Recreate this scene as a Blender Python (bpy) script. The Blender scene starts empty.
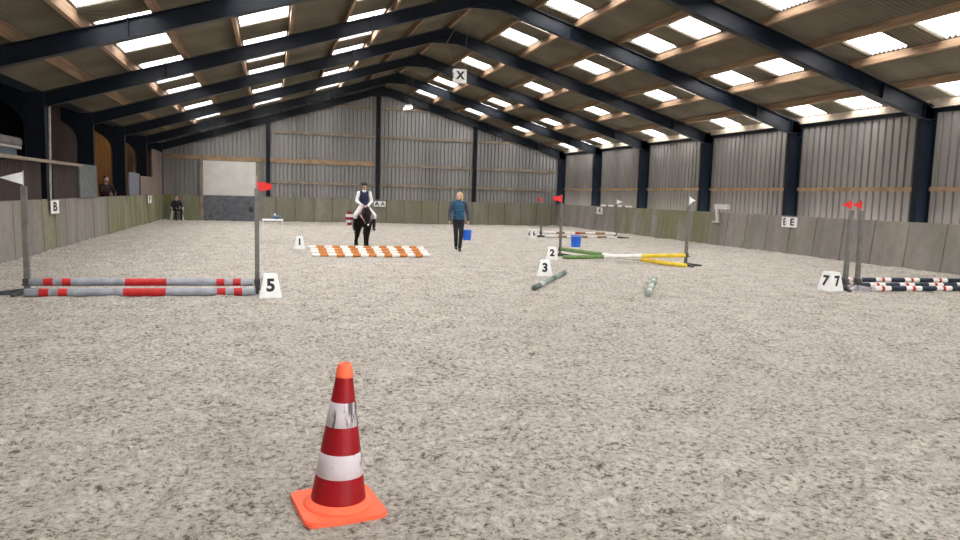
import bpy, bmesh, math, random
import numpy as np
from mathutils import Vector, Matrix, Euler, noise

random.seed(7)
PI = math.pi
S = bpy.context.scene
COL = S.collection

# ------------------------------------------------------------------ camera
F_PX, PITCH, YAW, ROLL, EYE = 710.9, 0.1045, 0.2873, 0.0279, 1.65
cam_d = bpy.data.cameras.new('camera')
cam = bpy.data.objects.new('camera', cam_d)
COL.objects.link(cam)
fw = Vector((math.sin(YAW) * math.cos(PITCH), math.cos(YAW) * math.cos(PITCH), -math.sin(PITCH)))
rt = Vector((math.cos(YAW), -math.sin(YAW), 0))
up = rt.cross(fw)
r2 = math.cos(ROLL) * rt + math.sin(ROLL) * up
u2 = -math.sin(ROLL) * rt + math.cos(ROLL) * up
m = Matrix((r2, u2, -fw)).transposed().to_4x4()
m.translation = (0, 0, EYE)
cam.matrix_world = m
cam_d.sensor_width = 36.0
cam_d.lens = F_PX / 960 * 36.0
cam_d.clip_end = 400
S.camera = cam

# ------------------------------------------------------------------ world (overcast sky) and exposure
W = bpy.data.worlds.new('overcast_sky')
S.world = W
W.use_nodes = True
bg = W.node_tree.nodes['Background']
bg.inputs[0].default_value = (1.0, 0.985, 0.99, 1)
bg.inputs[1].default_value = 7.0
S.view_settings.view_transform = 'Standard'
S.view_settings.look = 'None'
S.view_settings.gamma = 1.0
S.view_settings.use_curve_mapping = False
S.view_settings.exposure = 1.12
S.cycles.max_bounces = 8
S.cycles.diffuse_bounces = 5
S.cycles.transparent_max_bounces = 12
S.cycles.sample_clamp_indirect = 6.0
S.cycles.use_denoising = True

# ------------------------------------------------------------------ hall dimensions
XL, XR, XM = -5.17, 16.07, 5.70
TR, TL = 0.289, 0.318
ZB = 6.92                                   # underside of the rafters at the ridge
RD = 0.44                                   # rafter depth
PUR = 0.17                                  # purlin depth
ZS = ZB + RD + PUR + 0.02                   # roof sheet at the ridge
FY = [14.69, 19.55, 24.40, 29.26, 34.11, 38.85]
YB, YF = 39.05, -4.0
KH = 1.27


def zr(x, z0):
    return z0 - (TR * (x - XM) if x > XM else TL * (XM - x))


# ------------------------------------------------------------------ materials
def mat(name, col, rough=0.7, metal=0.0, var=0.12, scale=6.0, bump=0.0, bscale=40.0, col2=None, stretch=None, spec=0.4, trans=0.0):
    M = bpy.data.materials.new(name)
    M.use_nodes = True
    nt = M.node_tree
    b = nt.nodes['Principled BSDF']
    b.inputs['Roughness'].default_value = rough
    b.inputs['Metallic'].default_value = metal
    b.inputs['Specular IOR Level'].default_value = spec
    tc = nt.nodes.new('ShaderNodeTexCoord')
    mp = nt.nodes.new('ShaderNodeMapping')
    nt.links.new(tc.outputs['Object'], mp.inputs[0])
    if stretch:
        mp.inputs['Scale'].default_value = stretch
    n = nt.nodes.new('ShaderNodeTexNoise')
    n.inputs['Scale'].default_value = scale
    n.inputs['Detail'].default_value = 5
    nt.links.new(mp.outputs[0], n.inputs['Vector'])
    mx = nt.nodes.new('ShaderNodeMix')
    mx.data_type = 'RGBA'
    c2 = col2 or tuple(c * (1 - 2.2 * var) for c in col)
    c1 = tuple(min(1, c * (1 + var)) for c in col)
    mx.inputs['A'].default_value = (*c1, 1)
    mx.inputs['B'].default_value = (*c2, 1)
    rp = nt.nodes.new('ShaderNodeMapRange')
    rp.inputs['From Min'].default_value = 0.35
    rp.inputs['From Max'].default_value = 0.68
    nt.links.new(n.outputs['Fac'], rp.inputs['Value'])
    nt.links.new(rp.outputs[0], mx.inputs['Factor'])
    nt.links.new(mx.outputs['Result'], b.inputs['Base Color'])
    if bump:
        n2 = nt.nodes.new('ShaderNodeTexNoise')
        n2.inputs['Scale'].default_value = bscale
        n2.inputs['Detail'].default_value = 4
        nt.links.new(mp.outputs[0], n2.inputs['Vector'])
        bp = nt.nodes.new('ShaderNodeBump')
        bp.inputs['Strength'].default_value = bump
        bp.inputs['Distance'].default_value = 0.02
        nt.links.new(n2.outputs['Fac'], bp.inputs['Height'])
        nt.links.new(bp.outputs[0], b.inputs['Normal'])
    M['_mx'] = 1
    return M


def ramp_mask(nt, val, lo, hi):
    r = nt.nodes.new('ShaderNodeMapRange')
    r.inputs['From Min'].default_value = lo
    r.inputs['From Max'].default_value = hi
    nt.links.new(val, r.inputs['Value'])
    return r.outputs[0]


def mixcol(nt, fac, a, b):
    mx = nt.nodes.new('ShaderNodeMix')
    mx.data_type = 'RGBA'
    nt.links.new(fac, mx.inputs['Factor'])
    for sock, v in (('A', a), ('B', b)):
        if isinstance(v, tuple):
            mx.inputs[sock].default_value = (*v, 1)
        else:
            nt.links.new(v, mx.inputs[sock])
    return mx.outputs['Result']


def math_node(nt, op, a, b=None):
    n = nt.nodes.new('ShaderNodeMath')
    n.operation = op
    for i, v in enumerate((a, b)):
        if v is None:
            continue
        if isinstance(v, (int, float)):
            n.inputs[i].default_value = v
        else:
            nt.links.new(v, n.inputs[i])
    return n.outputs[0]


def noise_node(nt, vec, scale, detail=4, rough=0.5):
    n = nt.nodes.new('ShaderNodeTexNoise')
    n.inputs['Scale'].default_value = scale
    n.inputs['Detail'].default_value = detail
    n.inputs['Roughness'].default_value = rough
    nt.links.new(vec, n.inputs['Vector'])
    return n.outputs['Fac']


def sand_mat():
    M = bpy.data.materials.new('arena_sand')
    M.use_nodes = True
    nt = M.node_tree
    b = nt.nodes['Principled BSDF']
    b.inputs['Roughness'].default_value = 0.95
    b.inputs['Specular IOR Level'].default_value = 0.1
    g = nt.nodes.new('ShaderNodeNewGeometry')
    P = g.outputs['Position']
    clod = noise_node(nt, P, 22.0, 8, 0.75)
    grain = noise_node(nt, P, 70.0, 4, 0.7)
    patch = noise_node(nt, P, 2.2, 3, 0.6)
    big = noise_node(nt, P, 0.4, 3)
    f = math_node(nt, 'ADD', math_node(nt, 'MULTIPLY', clod, 0.62), math_node(nt, 'MULTIPLY', grain, 0.26))
    f = math_node(nt, 'ADD', f, math_node(nt, 'MULTIPLY', patch, 0.12))
    c = mixcol(nt, ramp_mask(nt, f, 0.425, 0.482), (0.165, 0.137, 0.10), (0.63, 0.575, 0.495))  # small dark shadows between the clods are put into the sand colour
    c = mixcol(nt, ramp_mask(nt, f, 0.50, 0.575), c, (0.85, 0.80, 0.715))
    c = mixcol(nt, math_node(nt, 'MULTIPLY', ramp_mask(nt, big, 0.4, 0.7), 0.15), c, (0.47, 0.42, 0.355))
    nt.links.new(c, b.inputs['Base Color'])
    h = math_node(nt, 'ADD', math_node(nt, 'MULTIPLY', noise_node(nt, P, 19.0, 8, 0.72), 0.8),
                  math_node(nt, 'MULTIPLY', noise_node(nt, P, 60.0, 3, 0.6), 0.22))
    bp = nt.nodes.new('ShaderNodeBump')
    bp.inputs['Strength'].default_value = 1.0
    bp.inputs['Distance'].default_value = 0.11
    nt.links.new(h, bp.inputs['Height'])
    nt.links.new(bp.outputs[0], b.inputs['Normal'])
    return M


def concrete_mat(name, y0, y1, amount, base=(0.255, 0.232, 0.212), axis='Y', olive=(0.15, 0.165, 0.045), patch=None):
    """weathered concrete boards with algae that grows between two places of the wall"""
    M = bpy.data.materials.new(name)
    M.use_nodes = True
    nt = M.node_tree
    b = nt.nodes['Principled BSDF']
    b.inputs['Roughness'].default_value = 0.9
    g = nt.nodes.new('ShaderNodeNewGeometry')
    P = g.outputs['Position']
    sp = nt.nodes.new('ShaderNodeSeparateXYZ')
    nt.links.new(P, sp.inputs[0])
    mp = nt.nodes.new('ShaderNodeMapping')
    nt.links.new(P, mp.inputs[0])
    mp.inputs['Scale'].default_value = (1, 1, 0.25)
    n1 = noise_node(nt, mp.outputs[0], 1.6, 5, 0.6)
    n2 = noise_node(nt, P, 5.0, 5, 0.6)
    c = mixcol(nt, ramp_mask(nt, n1, 0.3, 0.7), tuple(v * 1.15 for v in base), tuple(v * 0.72 for v in base))
    c = mixcol(nt, math_node(nt, 'MULTIPLY', ramp_mask(nt, n2, 0.45, 0.75), 0.5), c, tuple(v * 0.62 for v in base))
    s = sp.outputs[axis]
    up_ = ramp_mask(nt, s, y0 - 1.2, y0 + 1.2)
    dn = math_node(nt, 'SUBTRACT', 1.0, ramp_mask(nt, s, y1 - 1.2, y1 + 1.2))
    msk = math_node(nt, 'MULTIPLY', math_node(nt, 'MULTIPLY', up_, dn), ramp_mask(nt, n1, 0.3, 0.62))
    msk = math_node(nt, 'MULTIPLY', msk, amount)
    c = mixcol(nt, msk, c, olive)
    if patch:
        pm = math_node(nt, 'MULTIPLY', ramp_mask(nt, s, patch[0] - 0.4, patch[0] + 0.3), math_node(nt, 'SUBTRACT', 1.0, ramp_mask(nt, s, patch[1] - 0.2, patch[1] + 0.5)))
        c = mixcol(nt, math_node(nt, 'MULTIPLY', pm, math_node(nt, 'MULTIPLY', ramp_mask(nt, n2, 0.25, 0.6), 0.7)), c, (0.19, 0.19, 0.07))
    faint = math_node(nt, 'MULTIPLY', ramp_mask(nt, noise_node(nt, mp.outputs[0], 0.9, 3), 0.55, 0.75), 0.25)
    c = mixcol(nt, faint, c, (0.27, 0.265, 0.13))
    nt.links.new(c, b.inputs['Base Color'])
    bp = nt.nodes.new('ShaderNodeBump')
    bp.inputs['Strength'].default_value = 0.3
    bp.inputs['Distance'].default_value = 0.02
    nt.links.new(n2, bp.inputs['Height'])
    nt.links.new(bp.outputs[0], b.inputs['Normal'])
    return M


def skylight_mat():
    M = bpy.data.materials.new('clear_corrugated_sheet')
    M.use_nodes = True
    nt = M.node_tree
    nt.nodes.remove(nt.nodes['Principled BSDF'])
    out = nt.nodes['Material Output']
    t = nt.nodes.new('ShaderNodeBsdfTransparent')
    t.inputs[0].default_value = (0.92, 0.92, 0.92, 1)
    d = nt.nodes.new('ShaderNodeBsdfTranslucent')
    d.inputs[0].default_value = (0.88, 0.88, 0.88, 1)
    g = nt.nodes.new('ShaderNodeNewGeometry')
    dirt = ramp_mask(nt, noise_node(nt, g.outputs['Position'], 2.5, 4), 0.3, 0.75)
    mx = nt.nodes.new('ShaderNodeMixShader')
    nt.links.new(math_node(nt, 'ADD', math_node(nt, 'MULTIPLY', dirt, 0.10), 0.06), mx.inputs[0])
    nt.links.new(t.outputs[0], mx.inputs[1])
    nt.links.new(d.outputs[0], mx.inputs[2])
    nt.links.new(mx.outputs[0], out.inputs[0])
    return M


def emit_mat(name, col, st):
    M = bpy.data.materials.new(name)
    M.use_nodes = True
    b = M.node_tree.nodes['Principled BSDF']
    b.inputs['Base Color'].default_value = (*col, 1)
    b.inputs['Emission Color'].default_value = (*col, 1)
    b.inputs['Emission Strength'].default_value = st
    return M


def scratched(name, col, mark, thresh=0.63, scale=14.0, stretch=(1, 1, 0.12)):
    M = mat(name, col, 0.5, var=0.05, bump=0.1, bscale=60, spec=0.2)
    nt = M.node_tree
    b = nt.nodes['Principled BSDF']
    src = b.inputs['Base Color'].links[0].from_socket
    tc = nt.nodes.new('ShaderNodeTexCoord')
    mp = nt.nodes.new('ShaderNodeMapping')
    mp.inputs['Scale'].default_value = stretch
    mp.inputs['Rotation'].default_value = (0.25, 0.2, 0)
    nt.links.new(tc.outputs['Object'], mp.inputs[0])
    k = ramp_mask(nt, noise_node(nt, mp.outputs[0], scale, 6, 0.7), thresh - 0.02, thresh + 0.03)
    nt.links.new(mixcol(nt, k, src, mark), b.inputs['Base Color'])
    return M


M_sand = sand_mat()
M_conR = concrete_mat('right_kickboard_concrete', 23.3, 31.0, 0.75)
M_conL = concrete_mat('left_kickboard_concrete', 26.3, 45.0, 0.95, patch=(18.9, 20.2))
M_conB = concrete_mat('back_kickboard_concrete', -30.0, 40.0, 0.55, base=(0.215, 0.20, 0.165), axis='X', olive=(0.165, 0.165, 0.085))
M_clad = mat('grey_wall_sheet', (0.255, 0.238, 0.222), 0.5, var=0.10, scale=0.8, stretch=(1, 1, 0.15), spec=0.4)
M_cladB = mat('grey_back_sheet', (0.235, 0.228, 0.222), 0.5, var=0.10, scale=0.7, stretch=(1, 1, 0.15), spec=0.4)
M_roof = mat("fibre_cement_sheet", (0.165, 0.142, 0.105), 0.9, var=0.12, scale=0.8, spec=0.1)
M_sky = skylight_mat()
M_wood = mat('purlin_timber', (0.27, 0.175, 0.105), 0.75, var=0.16, scale=2.0, stretch=(8, 0.6, 8), bump=0.15, spec=0.25)
M_rail = mat('rail_timber', (0.32, 0.215, 0.125), 0.75, var=0.16, scale=3.0, bump=0.15, spec=0.25)
M_railg = mat('weathered_rail', (0.24, 0.195, 0.15), 0.8, var=0.15, scale=3.0)
M_steel = mat('navy_painted_steel', (0.0045, 0.0085, 0.0155), 0.45, var=0.18, scale=3.0, spec=0.24)
M_brown = mat('dark_brown_boards', (0.045, 0.027, 0.021), 0.85, var=0.25, scale=2.5, stretch=(1, 6, 0.3))
M_orange = mat('glow_tinted_boards', (0.30, 0.125, 0.02), 0.8, var=0.2, scale=2.0, stretch=(1, 4, 0.4))  # orange glow inside the gallery is put into this board colour
M_greyp = mat('grey_board', (0.13, 0.14, 0.14), 0.8, var=0.1)
M_bluep = mat('bluegrey_board', (0.17, 0.175, 0.21), 0.8, var=0.1)
M_pinkp = mat('weathered_planks', (0.22, 0.17, 0.145), 0.85, var=0.18, scale=2, stretch=(1, 6, 0.3))
M_ledge = mat('pale_rail_wood', (0.52, 0.43, 0.33), 0.8, var=0.12)
M_ledged = mat('dusty_ledge_wood', (0.30, 0.245, 0.19), 0.8, var=0.12)
M_galfl = mat('gallery_concrete', (0.18, 0.165, 0.15), 0.9, var=0.15)
M_white = mat('white_plastic', (0.83, 0.83, 0.81), 0.45, var=0.04, scale=5)
M_doorw = mat('white_door_panel', (0.60, 0.59, 0.55), 0.6, var=0.05, scale=1.5)
M_dkgrey = mat('dark_grey_board', (0.115, 0.12, 0.135), 0.7, var=0.15)
M_black = mat('black_paint', (0.012, 0.012, 0.014), 0.5, var=0.1)
M_post = mat('grey_post', (0.165, 0.16, 0.145), 0.65, var=0.12, scale=8)
M_iron = mat('dark_iron', (0.06, 0.06, 0.062), 0.5, var=0.15)
M_lightiron = mat('galvanised_foot', (0.50, 0.47, 0.50), 0.5, var=0.15, scale=12)
M_red = mat('red_paint', (0.52, 0.018, 0.02), 0.55, var=0.1, scale=10)
M_redflag = mat('red_flag_cloth', (0.75, 0.03, 0.03), 0.7, var=0.06)
M_whiteflag = mat('white_flag_cloth', (0.88, 0.88, 0.86), 0.7, var=0.03)
M_pgrey = mat('grey_pole_paint', (0.31, 0.33, 0.36), 0.6, var=0.12, scale=7)
M_pwhite = mat('white_pole_paint', (0.83, 0.80, 0.76), 0.6, var=0.06, scale=7)
M_porange = mat('orange_pole_paint', (0.56, 0.20, 0.045), 0.6, var=0.1, scale=7)
M_pbrown = mat('brown_pole_paint', (0.33, 0.19, 0.09), 0.6, var=0.1, scale=7)
M_pgreen = mat('green_pole_paint', (0.155, 0.27, 0.09), 0.6, var=0.12, scale=7)
M_pyellow = mat('yellow_pole_paint', (0.80, 0.57, 0.05), 0.6, var=0.07, scale=7)
M_pnavy = mat('navy_pole_paint', (0.018, 0.025, 0.05), 0.5, var=0.1, scale=7)
M_pteal = mat('worn_green_pole', (0.23, 0.30, 0.25), 0.7, var=0.2, scale=9)
M_pdark = mat('dark_worn_pole', (0.10, 0.12, 0.11), 0.7, var=0.2, scale=9)
M_ppale = mat('pale_worn_pole', (0.52, 0.56, 0.52), 0.7, var=0.15, scale=9)
M_cred = scratched('cone_red_band', (0.255, 0.005, 0.009), (0.62, 0.25, 0.22), 0.70, 12.0, (1, 1, 0.5))
M_cwhite = scratched('cone_white_band', (0.54, 0.49, 0.50), (0.10, 0.09, 0.10), 0.545, 13.0, (1, 1, 0.10))
M_corange = scratched('cone_orange_rubber', (0.92, 0.145, 0.065), (0.45, 0.16, 0.09), 0.66, 20.0, (1, 1, 1))
M_blue = mat('blue_plastic', (0.02, 0.15, 0.72), 0.4, var=0.05)
M_grey = mat('grey_plastic', (0.42, 0.42, 0.40), 0.5, var=0.08)
M_brk = mat('off_white_bracket', (0.62, 0.60, 0.56), 0.6, var=0.08)
M_wire = mat('thin_wire', (0.16, 0.15, 0.14), 0.5, var=0.05)
M_skin = mat('skin', (0.68, 0.42, 0.32), 0.55, var=0.06)
M_blonde = mat('blonde_hair', (0.60, 0.41, 0.19), 0.55, var=0.2, scale=30, stretch=(3, 3, 0.5))
M_hair = mat('dark_hair', (0.05, 0.035, 0.03), 0.55, var=0.2, scale=30)
M_teal = mat('blue_quilted_jacket', (0.010, 0.075, 0.155), 0.55, var=0.15, scale=12)
M_sleeve = mat('dark_blue_sleeve', (0.05, 0.06, 0.10), 0.65, var=0.12, scale=12)
M_trous = mat('black_trousers', (0.014, 0.014, 0.018), 0.8, var=0.1)
M_boot = mat('black_leather', (0.012, 0.011, 0.011), 0.35, var=0.1)
M_brshoe = mat('dark_shoe', (0.035, 0.025, 0.02), 0.5, var=0.1)
M_navy = mat('navy_show_vest', (0.012, 0.015, 0.06), 0.7, var=0.1)
M_shirt = mat('white_shirt', (0.80, 0.80, 0.84), 0.75, var=0.04)
M_breech = mat('white_breeches', (0.84, 0.82, 0.80), 0.75, var=0.04)
M_helmet = mat('black_helmet', (0.015, 0.014, 0.014), 0.45, var=0.1)
M_horse = mat('black_horse_coat', (0.011, 0.008, 0.007), 0.7, var=0.25, scale=5, spec=0.12)
M_mane = mat('black_mane_hair', (0.007, 0.006, 0.006), 0.7, var=0.2, scale=40, stretch=(4, 4, 0.5))
M_hoof = mat('dark_hoof', (0.05, 0.042, 0.036), 0.5, var=0.1)
M_pink = mat('pink_leather', (0.62, 0.36, 0.40), 0.6, var=0.08)
M_maroon = mat('maroon_cloth', (0.25, 0.015, 0.04), 0.75, var=0.1)
M_eye = mat('dark_eye', (0.01, 0.008, 0.008), 0.15, var=0.02)
M_lip = mat('lips', (0.45, 0.16, 0.14), 0.5, var=0.05)
M_dkcoat = mat('black_coat', (0.014, 0.015, 0.020), 0.8, var=0.1)
M_rdcoat = mat('dark_red_coat', (0.03, 0.012, 0.012), 0.8, var=0.15)
M_rug = mat('grey_rug_cloth', (0.18, 0.17, 0.165), 0.85, var=0.12)
M_rugb = mat('bluegrey_rug_cloth', (0.085, 0.115, 0.13), 0.85, var=0.12)
M_lamp = emit_mat('lit_lamp_glass', (1.0, 0.95, 0.86), 3.5)


# ------------------------------------------------------------------ mesh helpers
class MB:
    def __init__(self):
        self.bm = bmesh.new()
        self.mi = 0

    def _new(self, geom_verts):
        fs = set()
        for v in geom_verts:
            fs.update(v.link_faces)
        for f in fs:
            f.material_index = self.mi
        return geom_verts

    def box(self, lo, hi, bevel=0.0):
        lo, hi = Vector(lo), Vector(hi)
        r = bmesh.ops.create_cube(self.bm, size=1.0)
        vs = r['verts']
        c, s = (lo + hi) / 2, hi - lo
        for v in vs:
            v.co = Vector((v.co.x * s.x, v.co.y * s.y, v.co.z * s.z)) + c
        self._new(vs)
        if bevel:
            es = set()
            for v in vs:
                es.update(v.link_edges)
            bmesh.ops.bevel(self.bm, geom=list(es), offset=bevel, segments=2, affect='EDGES', profile=0.5)
        return self

    def hull8(self, pts):
        """pts: bottom four then top four, same turning order"""
        v = [self.bm.verts.new(p) for p in pts]
        for q in ((3, 2, 1, 0), (4, 5, 6, 7), (0, 1, 5, 4), (1, 2, 6, 5), (2, 3, 7, 6), (3, 0, 4, 7)):
            f = self.bm.faces.new([v[i] for i in q])
            f.material_index = self.mi
        return self

    def prism(self, poly, axis, a, b):
        """poly in the two other axes (in xyz order), extruded along axis from a to b"""
        def P(p, t):
            q = list(p)
            q.insert('xyz'.index(axis), t)
            return q
        A = [self.bm.verts.new(P(p, a)) for p in poly]
        B = [self.bm.verts.new(P(p, b)) for p in poly]
        n = len(poly)
        fs = [self.bm.faces.new(A[::-1]), self.bm.faces.new(B)]
        for i in range(n):
            fs.append(self.bm.faces.new((A[i], A[(i + 1) % n], B[(i + 1) % n], B[i])))
        for f in fs:
            f.material_index = self.mi
        return self

    def tube(self, p0, p1, r0, r1=None, n=12, cap=True):
        r1 = r0 if r1 is None else r1
        p0, p1 = Vector(p0), Vector(p1)
        d = p1 - p0
        R = d.to_track_quat('Z', 'Y').to_matrix().to_4x4()
        R.translation = (p0 + p1) / 2
        r = bmesh.ops.create_cone(self.bm, cap_ends=cap, segments=n, radius1=max(r0, 1e-4), radius2=max(r1, 1e-4), depth=d.length, matrix=R)
        self._new(r['verts'])
        return self

    def path(self, pts, r, n=6):
        pts = [Vector(p) for p in pts]
        rings = []
        for i, p in enumerate(pts):
            d = (pts[min(i + 1, len(pts) - 1)] - pts[max(i - 1, 0)]).normalized()
            q = d.to_track_quat('Z', 'Y')
            rr = r[i] if isinstance(r, (list, tuple)) else r
            rings.append([self.bm.verts.new(p + q @ Vector((math.cos(2 * PI * k / n) * rr, math.sin(2 * PI * k / n) * rr, 0))) for k in range(n)])
        for a, b in zip(rings, rings[1:]):
            for k in range(n):
                f = self.bm.faces.new((a[k], a[(k + 1) % n], b[(k + 1) % n], b[k]))
                f.material_index = self.mi
        for ring, rev in ((rings[0], True), (rings[-1], False)):
            f = self.bm.faces.new(ring[::-1] if rev else ring)
            f.material_index = self.mi
        return self

    def ell(self, c, r, rot=None, sub=2):
        M_ = Matrix.Translation(Vector(c))
        if rot:
            M_ = M_ @ Euler(rot).to_matrix().to_4x4()
        M_ = M_ @ Matrix.Diagonal((r[0], r[1], r[2], 1))
        o = bmesh.ops.create_icosphere(self.bm, subdivisions=sub, radius=1.0, matrix=M_)
        self._new(o['verts'])
        return self

    def cap(self, p0, p1, r0, r1=None, n=14):
        r1 = r0 if r1 is None else r1
        self.tube(p0, p1, r0, r1, n)
        self.ell(p0, (r0,) * 3)
        self.ell(p1, (r1,) * 3)
        return self

    def lathe(self, prof, n=40, mis=None):
        """prof: (radius, z) from bottom to top"""
        rings = [[self.bm.verts.new((r * math.cos(2 * PI * k / n), r * math.sin(2 * PI * k / n), z)) for k in range(n)] for r, z in prof]
        for i, (a, b) in enumerate(zip(rings, rings[1:])):
            for k in range(n):
                f = self.bm.faces.new((a[k], a[(k + 1) % n], b[(k + 1) % n], b[k]))
                f.material_index = mis[i] if mis else self.mi
                f.smooth = True
        self.bm.faces.new(rings[0][::-1]).material_index = mis[0] if mis else self.mi
        self.bm.faces.new(rings[-1]).material_index = mis[-1] if mis else self.mi
        return self

    def build(self, name, mats, parent=None, smooth=False, flip=True):
        if flip:
            bmesh.ops.recalc_face_normals(self.bm, faces=self.bm.faces)
        me = bpy.data.meshes.new(name)
        self.bm.to_mesh(me)
        self.bm.free()
        for mm in (mats if isinstance(mats, (list, tuple)) else [mats]):
            me.materials.append(mm)
        if smooth:
            for p in me.polygons:
                p.use_smooth = True
        o = bpy.data.objects.new(name, me)
        COL.objects.link(o)
        if parent:
            o.parent = parent
        return o

    def blob(self, name, material, parent=None, voxel=0.012, smooth=3):
        """one continuous skin around everything collected so far"""
        o = self.build(name, material, None)
        md = o.modifiers.new('r', 'REMESH')
        md.mode = 'VOXEL'
        md.voxel_size = voxel
        if smooth:
            sm = o.modifiers.new('s', 'SMOOTH')
            sm.iterations = smooth
            sm.factor = 0.5
        dg = bpy.context.evaluated_depsgraph_get()
        dg.update()
        me = bpy.data.meshes.new_from_object(o.evaluated_get(dg))
        old = o.data
        o.modifiers.clear()
        o.data = me
        me.name = name
        bpy.data.meshes.remove(old)
        if not me.materials:
            me.materials.append(material)
        for p in me.polygons:
            p.use_smooth = True
            p.material_index = 0
        if parent:
            o.parent = parent
        return o


def tag(o, label=None, cat=None, group=None, kind=None):
    if label:
        o['label'] = label
    if cat:
        o['category'] = cat
    if group:
        o['group'] = group
    if kind:
        o['kind'] = kind
    return o


def thing(name, label, cat, loc=(0, 0, 0), rz=0.0, group=None, scale=1.0):
    o = bpy.data.objects.new(name, None)
    COL.objects.link(o)
    o.location = loc
    o.rotation_euler = (0, 0, rz)
    o.scale = (scale,) * 3
    o.empty_display_size = 0.1
    return tag(o, label, cat, group)


def struct(o):
    o['kind'] = 'structure'
    return o


def text(name, s, size, material, parent, M_, bold=0.0):
    cu = bpy.data.curves.new(name, 'FONT')
    cu.body = s
    cu.size = size
    cu.align_x = 'CENTER'
    cu.align_y = 'CENTER'
    cu.extrude = 0.002
    cu.offset = bold
    t = bpy.data.objects.new(name, cu)
    COL.objects.link(t)
    dg = bpy.context.evaluated_depsgraph_get()
    dg.update()
    me = bpy.data.meshes.new_from_object(t.evaluated_get(dg))
    bpy.data.objects.remove(t)
    me.name = name
    me.materials.clear()
    me.materials.append(material)
    o = bpy.data.objects.new(name, me)
    COL.objects.link(o)
    o.parent = parent
    o.matrix_local = M_
    return o


# ------------------------------------------------------------------ floor
def make_floor():
    def axis(segs):
        out = []
        for a, b, st in segs:
            n = max(1, int(round((b - a) / st)))
            out += list(np.linspace(a, b, n, endpoint=False))
        return out
    xs = np.array(axis([(XL - 0.02, -2.0, 0.06), (-2.0, 5.0, 0.024), (5.0, XR - 0.6, 0.06), (XR - 0.6, XR + 0.02, 0.05)]) + [XR + 0.02])
    ys = axis([(YF, 1.5, 0.25), (1.5, 7.0, 0.024)])
    y = 7.0
    while y < 38.9:
        ys.append(y)
        y += 0.024 * (y / 7.0) ** 1.4
    ys = np.array(ys + [38.97])
    X, Y = np.meshgrid(xs, ys)

    def vnoise(x, y, seed):
        xi, yi = np.floor(x).astype(np.int64), np.floor(y).astype(np.int64)
        fx, fy = x - xi, y - yi
        fx, fy = fx * fx * (3 - 2 * fx), fy * fy * (3 - 2 * fy)

        def hsh(a, b):
            h = (a * 374761393 + b * 668265263 + seed * 974634277) & 0xFFFFFFFF
            h = ((h ^ (h >> 13)) * 1274126177) & 0xFFFFFFFF
            return ((h ^ (h >> 16)) & 0xFFFF) / 65535.0
        return (hsh(xi, yi) * (1 - fx) + hsh(xi + 1, yi) * fx) * (1 - fy) + (hsh(xi, yi + 1) * (1 - fx) + hsh(xi + 1, yi + 1) * fx) * fy
    wx = X + 0.15 * vnoise(X * 3, Y * 3, 9)
    wy = Y + 0.15 * vnoise(X * 3, Y * 3, 11)
    h = 0.030 * vnoise(wx * 3.6, wy * 3.6, 1) + 0.026 * vnoise(wx * 8.5, wy * 8.5, 2) + 0.016 * vnoise(wx * 18, wy * 18, 3)
    h += 0.02 * vnoise(X * 0.5, Y * 0.5, 4)
    # hoof prints: sparse round hollows
    cell = 0.34
    ci, cj = np.floor(X / cell), np.floor(Y / cell)
    for di in (-1, 0, 1):
        for dj in (-1, 0, 1):
            a, b = (ci + di).astype(np.int64), (cj + dj).astype(np.int64)
            hh = ((a * 73856093) ^ (b * 19349663)) & 0xFFFF
            rx, ry, rk = (hh % 97) / 97.0, (hh % 89) / 89.0, (hh % 53) / 53.0
            d = np.hypot(X - (a + rx) * cell, Y - (b + ry) * cell)
            pr_ = -0.028 * np.exp(-(d / 0.055) ** 2) + 0.012 * np.exp(-((d - 0.10) / 0.035) ** 2)
            h += np.where(rk > 0.45, pr_, 0)
    h -= 0.055
    h = np.minimum(h, 0.03)
    # raked up along the kickboards
    h += 0.10 * np.clip((X - (XR - 0.75)) / 0.75, 0, 1) ** 1.5 + 0.05 * np.clip(((XL + 0.7) - X) / 0.7, 0, 1)
    # firm under the things that stand there
    for px, py, pr_ in ((0.345, 3.66, 0.36), (-0.03, 11.5, 0.3), (0.77, 21.1, 0.3), (7.2, 17.9, 0.3), (5.55, 14.05, 0.3), (10.3, 27.6, 0.3), (10.3, 11.3, 0.35),
                        (9.97, 22.3, 0.3), (-4.5, 38.4, 0.6), (5.3, 20.28, 0.3), (0.05, 23.5, 0.6), (2.75, 22.0, 0.9),
                        (-3.5, 12.0, 0.3), (-0.26, 11.9, 0.3), (7.89, 18.7, 0.3), (10.2, 15.9, 0.3), (10.83, 11.3, 0.3), (11.35, 11.4, 0.3), (10.8, 27.7, 0.3), (14.1, 27.55, 0.3)):
        k = np.clip((np.hypot(X - px, Y - py) - pr_) / 0.25, 0, 1)
        h = np.where(h > -0.012, h * k + (-0.012) * (1 - k), h * (0.3 + 0.7 * k))
    nx, ny = len(xs), len(ys)
    co = np.stack([X, Y, h], -1).reshape(-1, 3)
    idx = np.arange(nx * ny).reshape(ny, nx)
    q = np.stack([idx[:-1, :-1], idx[:-1, 1:], idx[1:, 1:], idx[1:, :-1]], -1).reshape(-1, 4)
    me = bpy.data.meshes.new('floor')
    me.vertices.add(len(co))
    me.vertices.foreach_set('co', co.astype(np.float32).ravel())
    me.loops.add(q.size)
    me.loops.foreach_set('vertex_index', q.astype(np.int32).ravel())
    me.polygons.add(len(q))
    me.polygons.foreach_set('loop_start', np.arange(0, q.size, 4, dtype=np.int32))
    me.polygons.foreach_set('use_smooth', np.ones(len(q), dtype=bool))
    me.update(calc_edges=True)
    me.materials.append(M_sand)
    o = bpy.data.objects.new('floor', me)
    COL.objects.link(o)
    struct(o)


make_floor()


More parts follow.
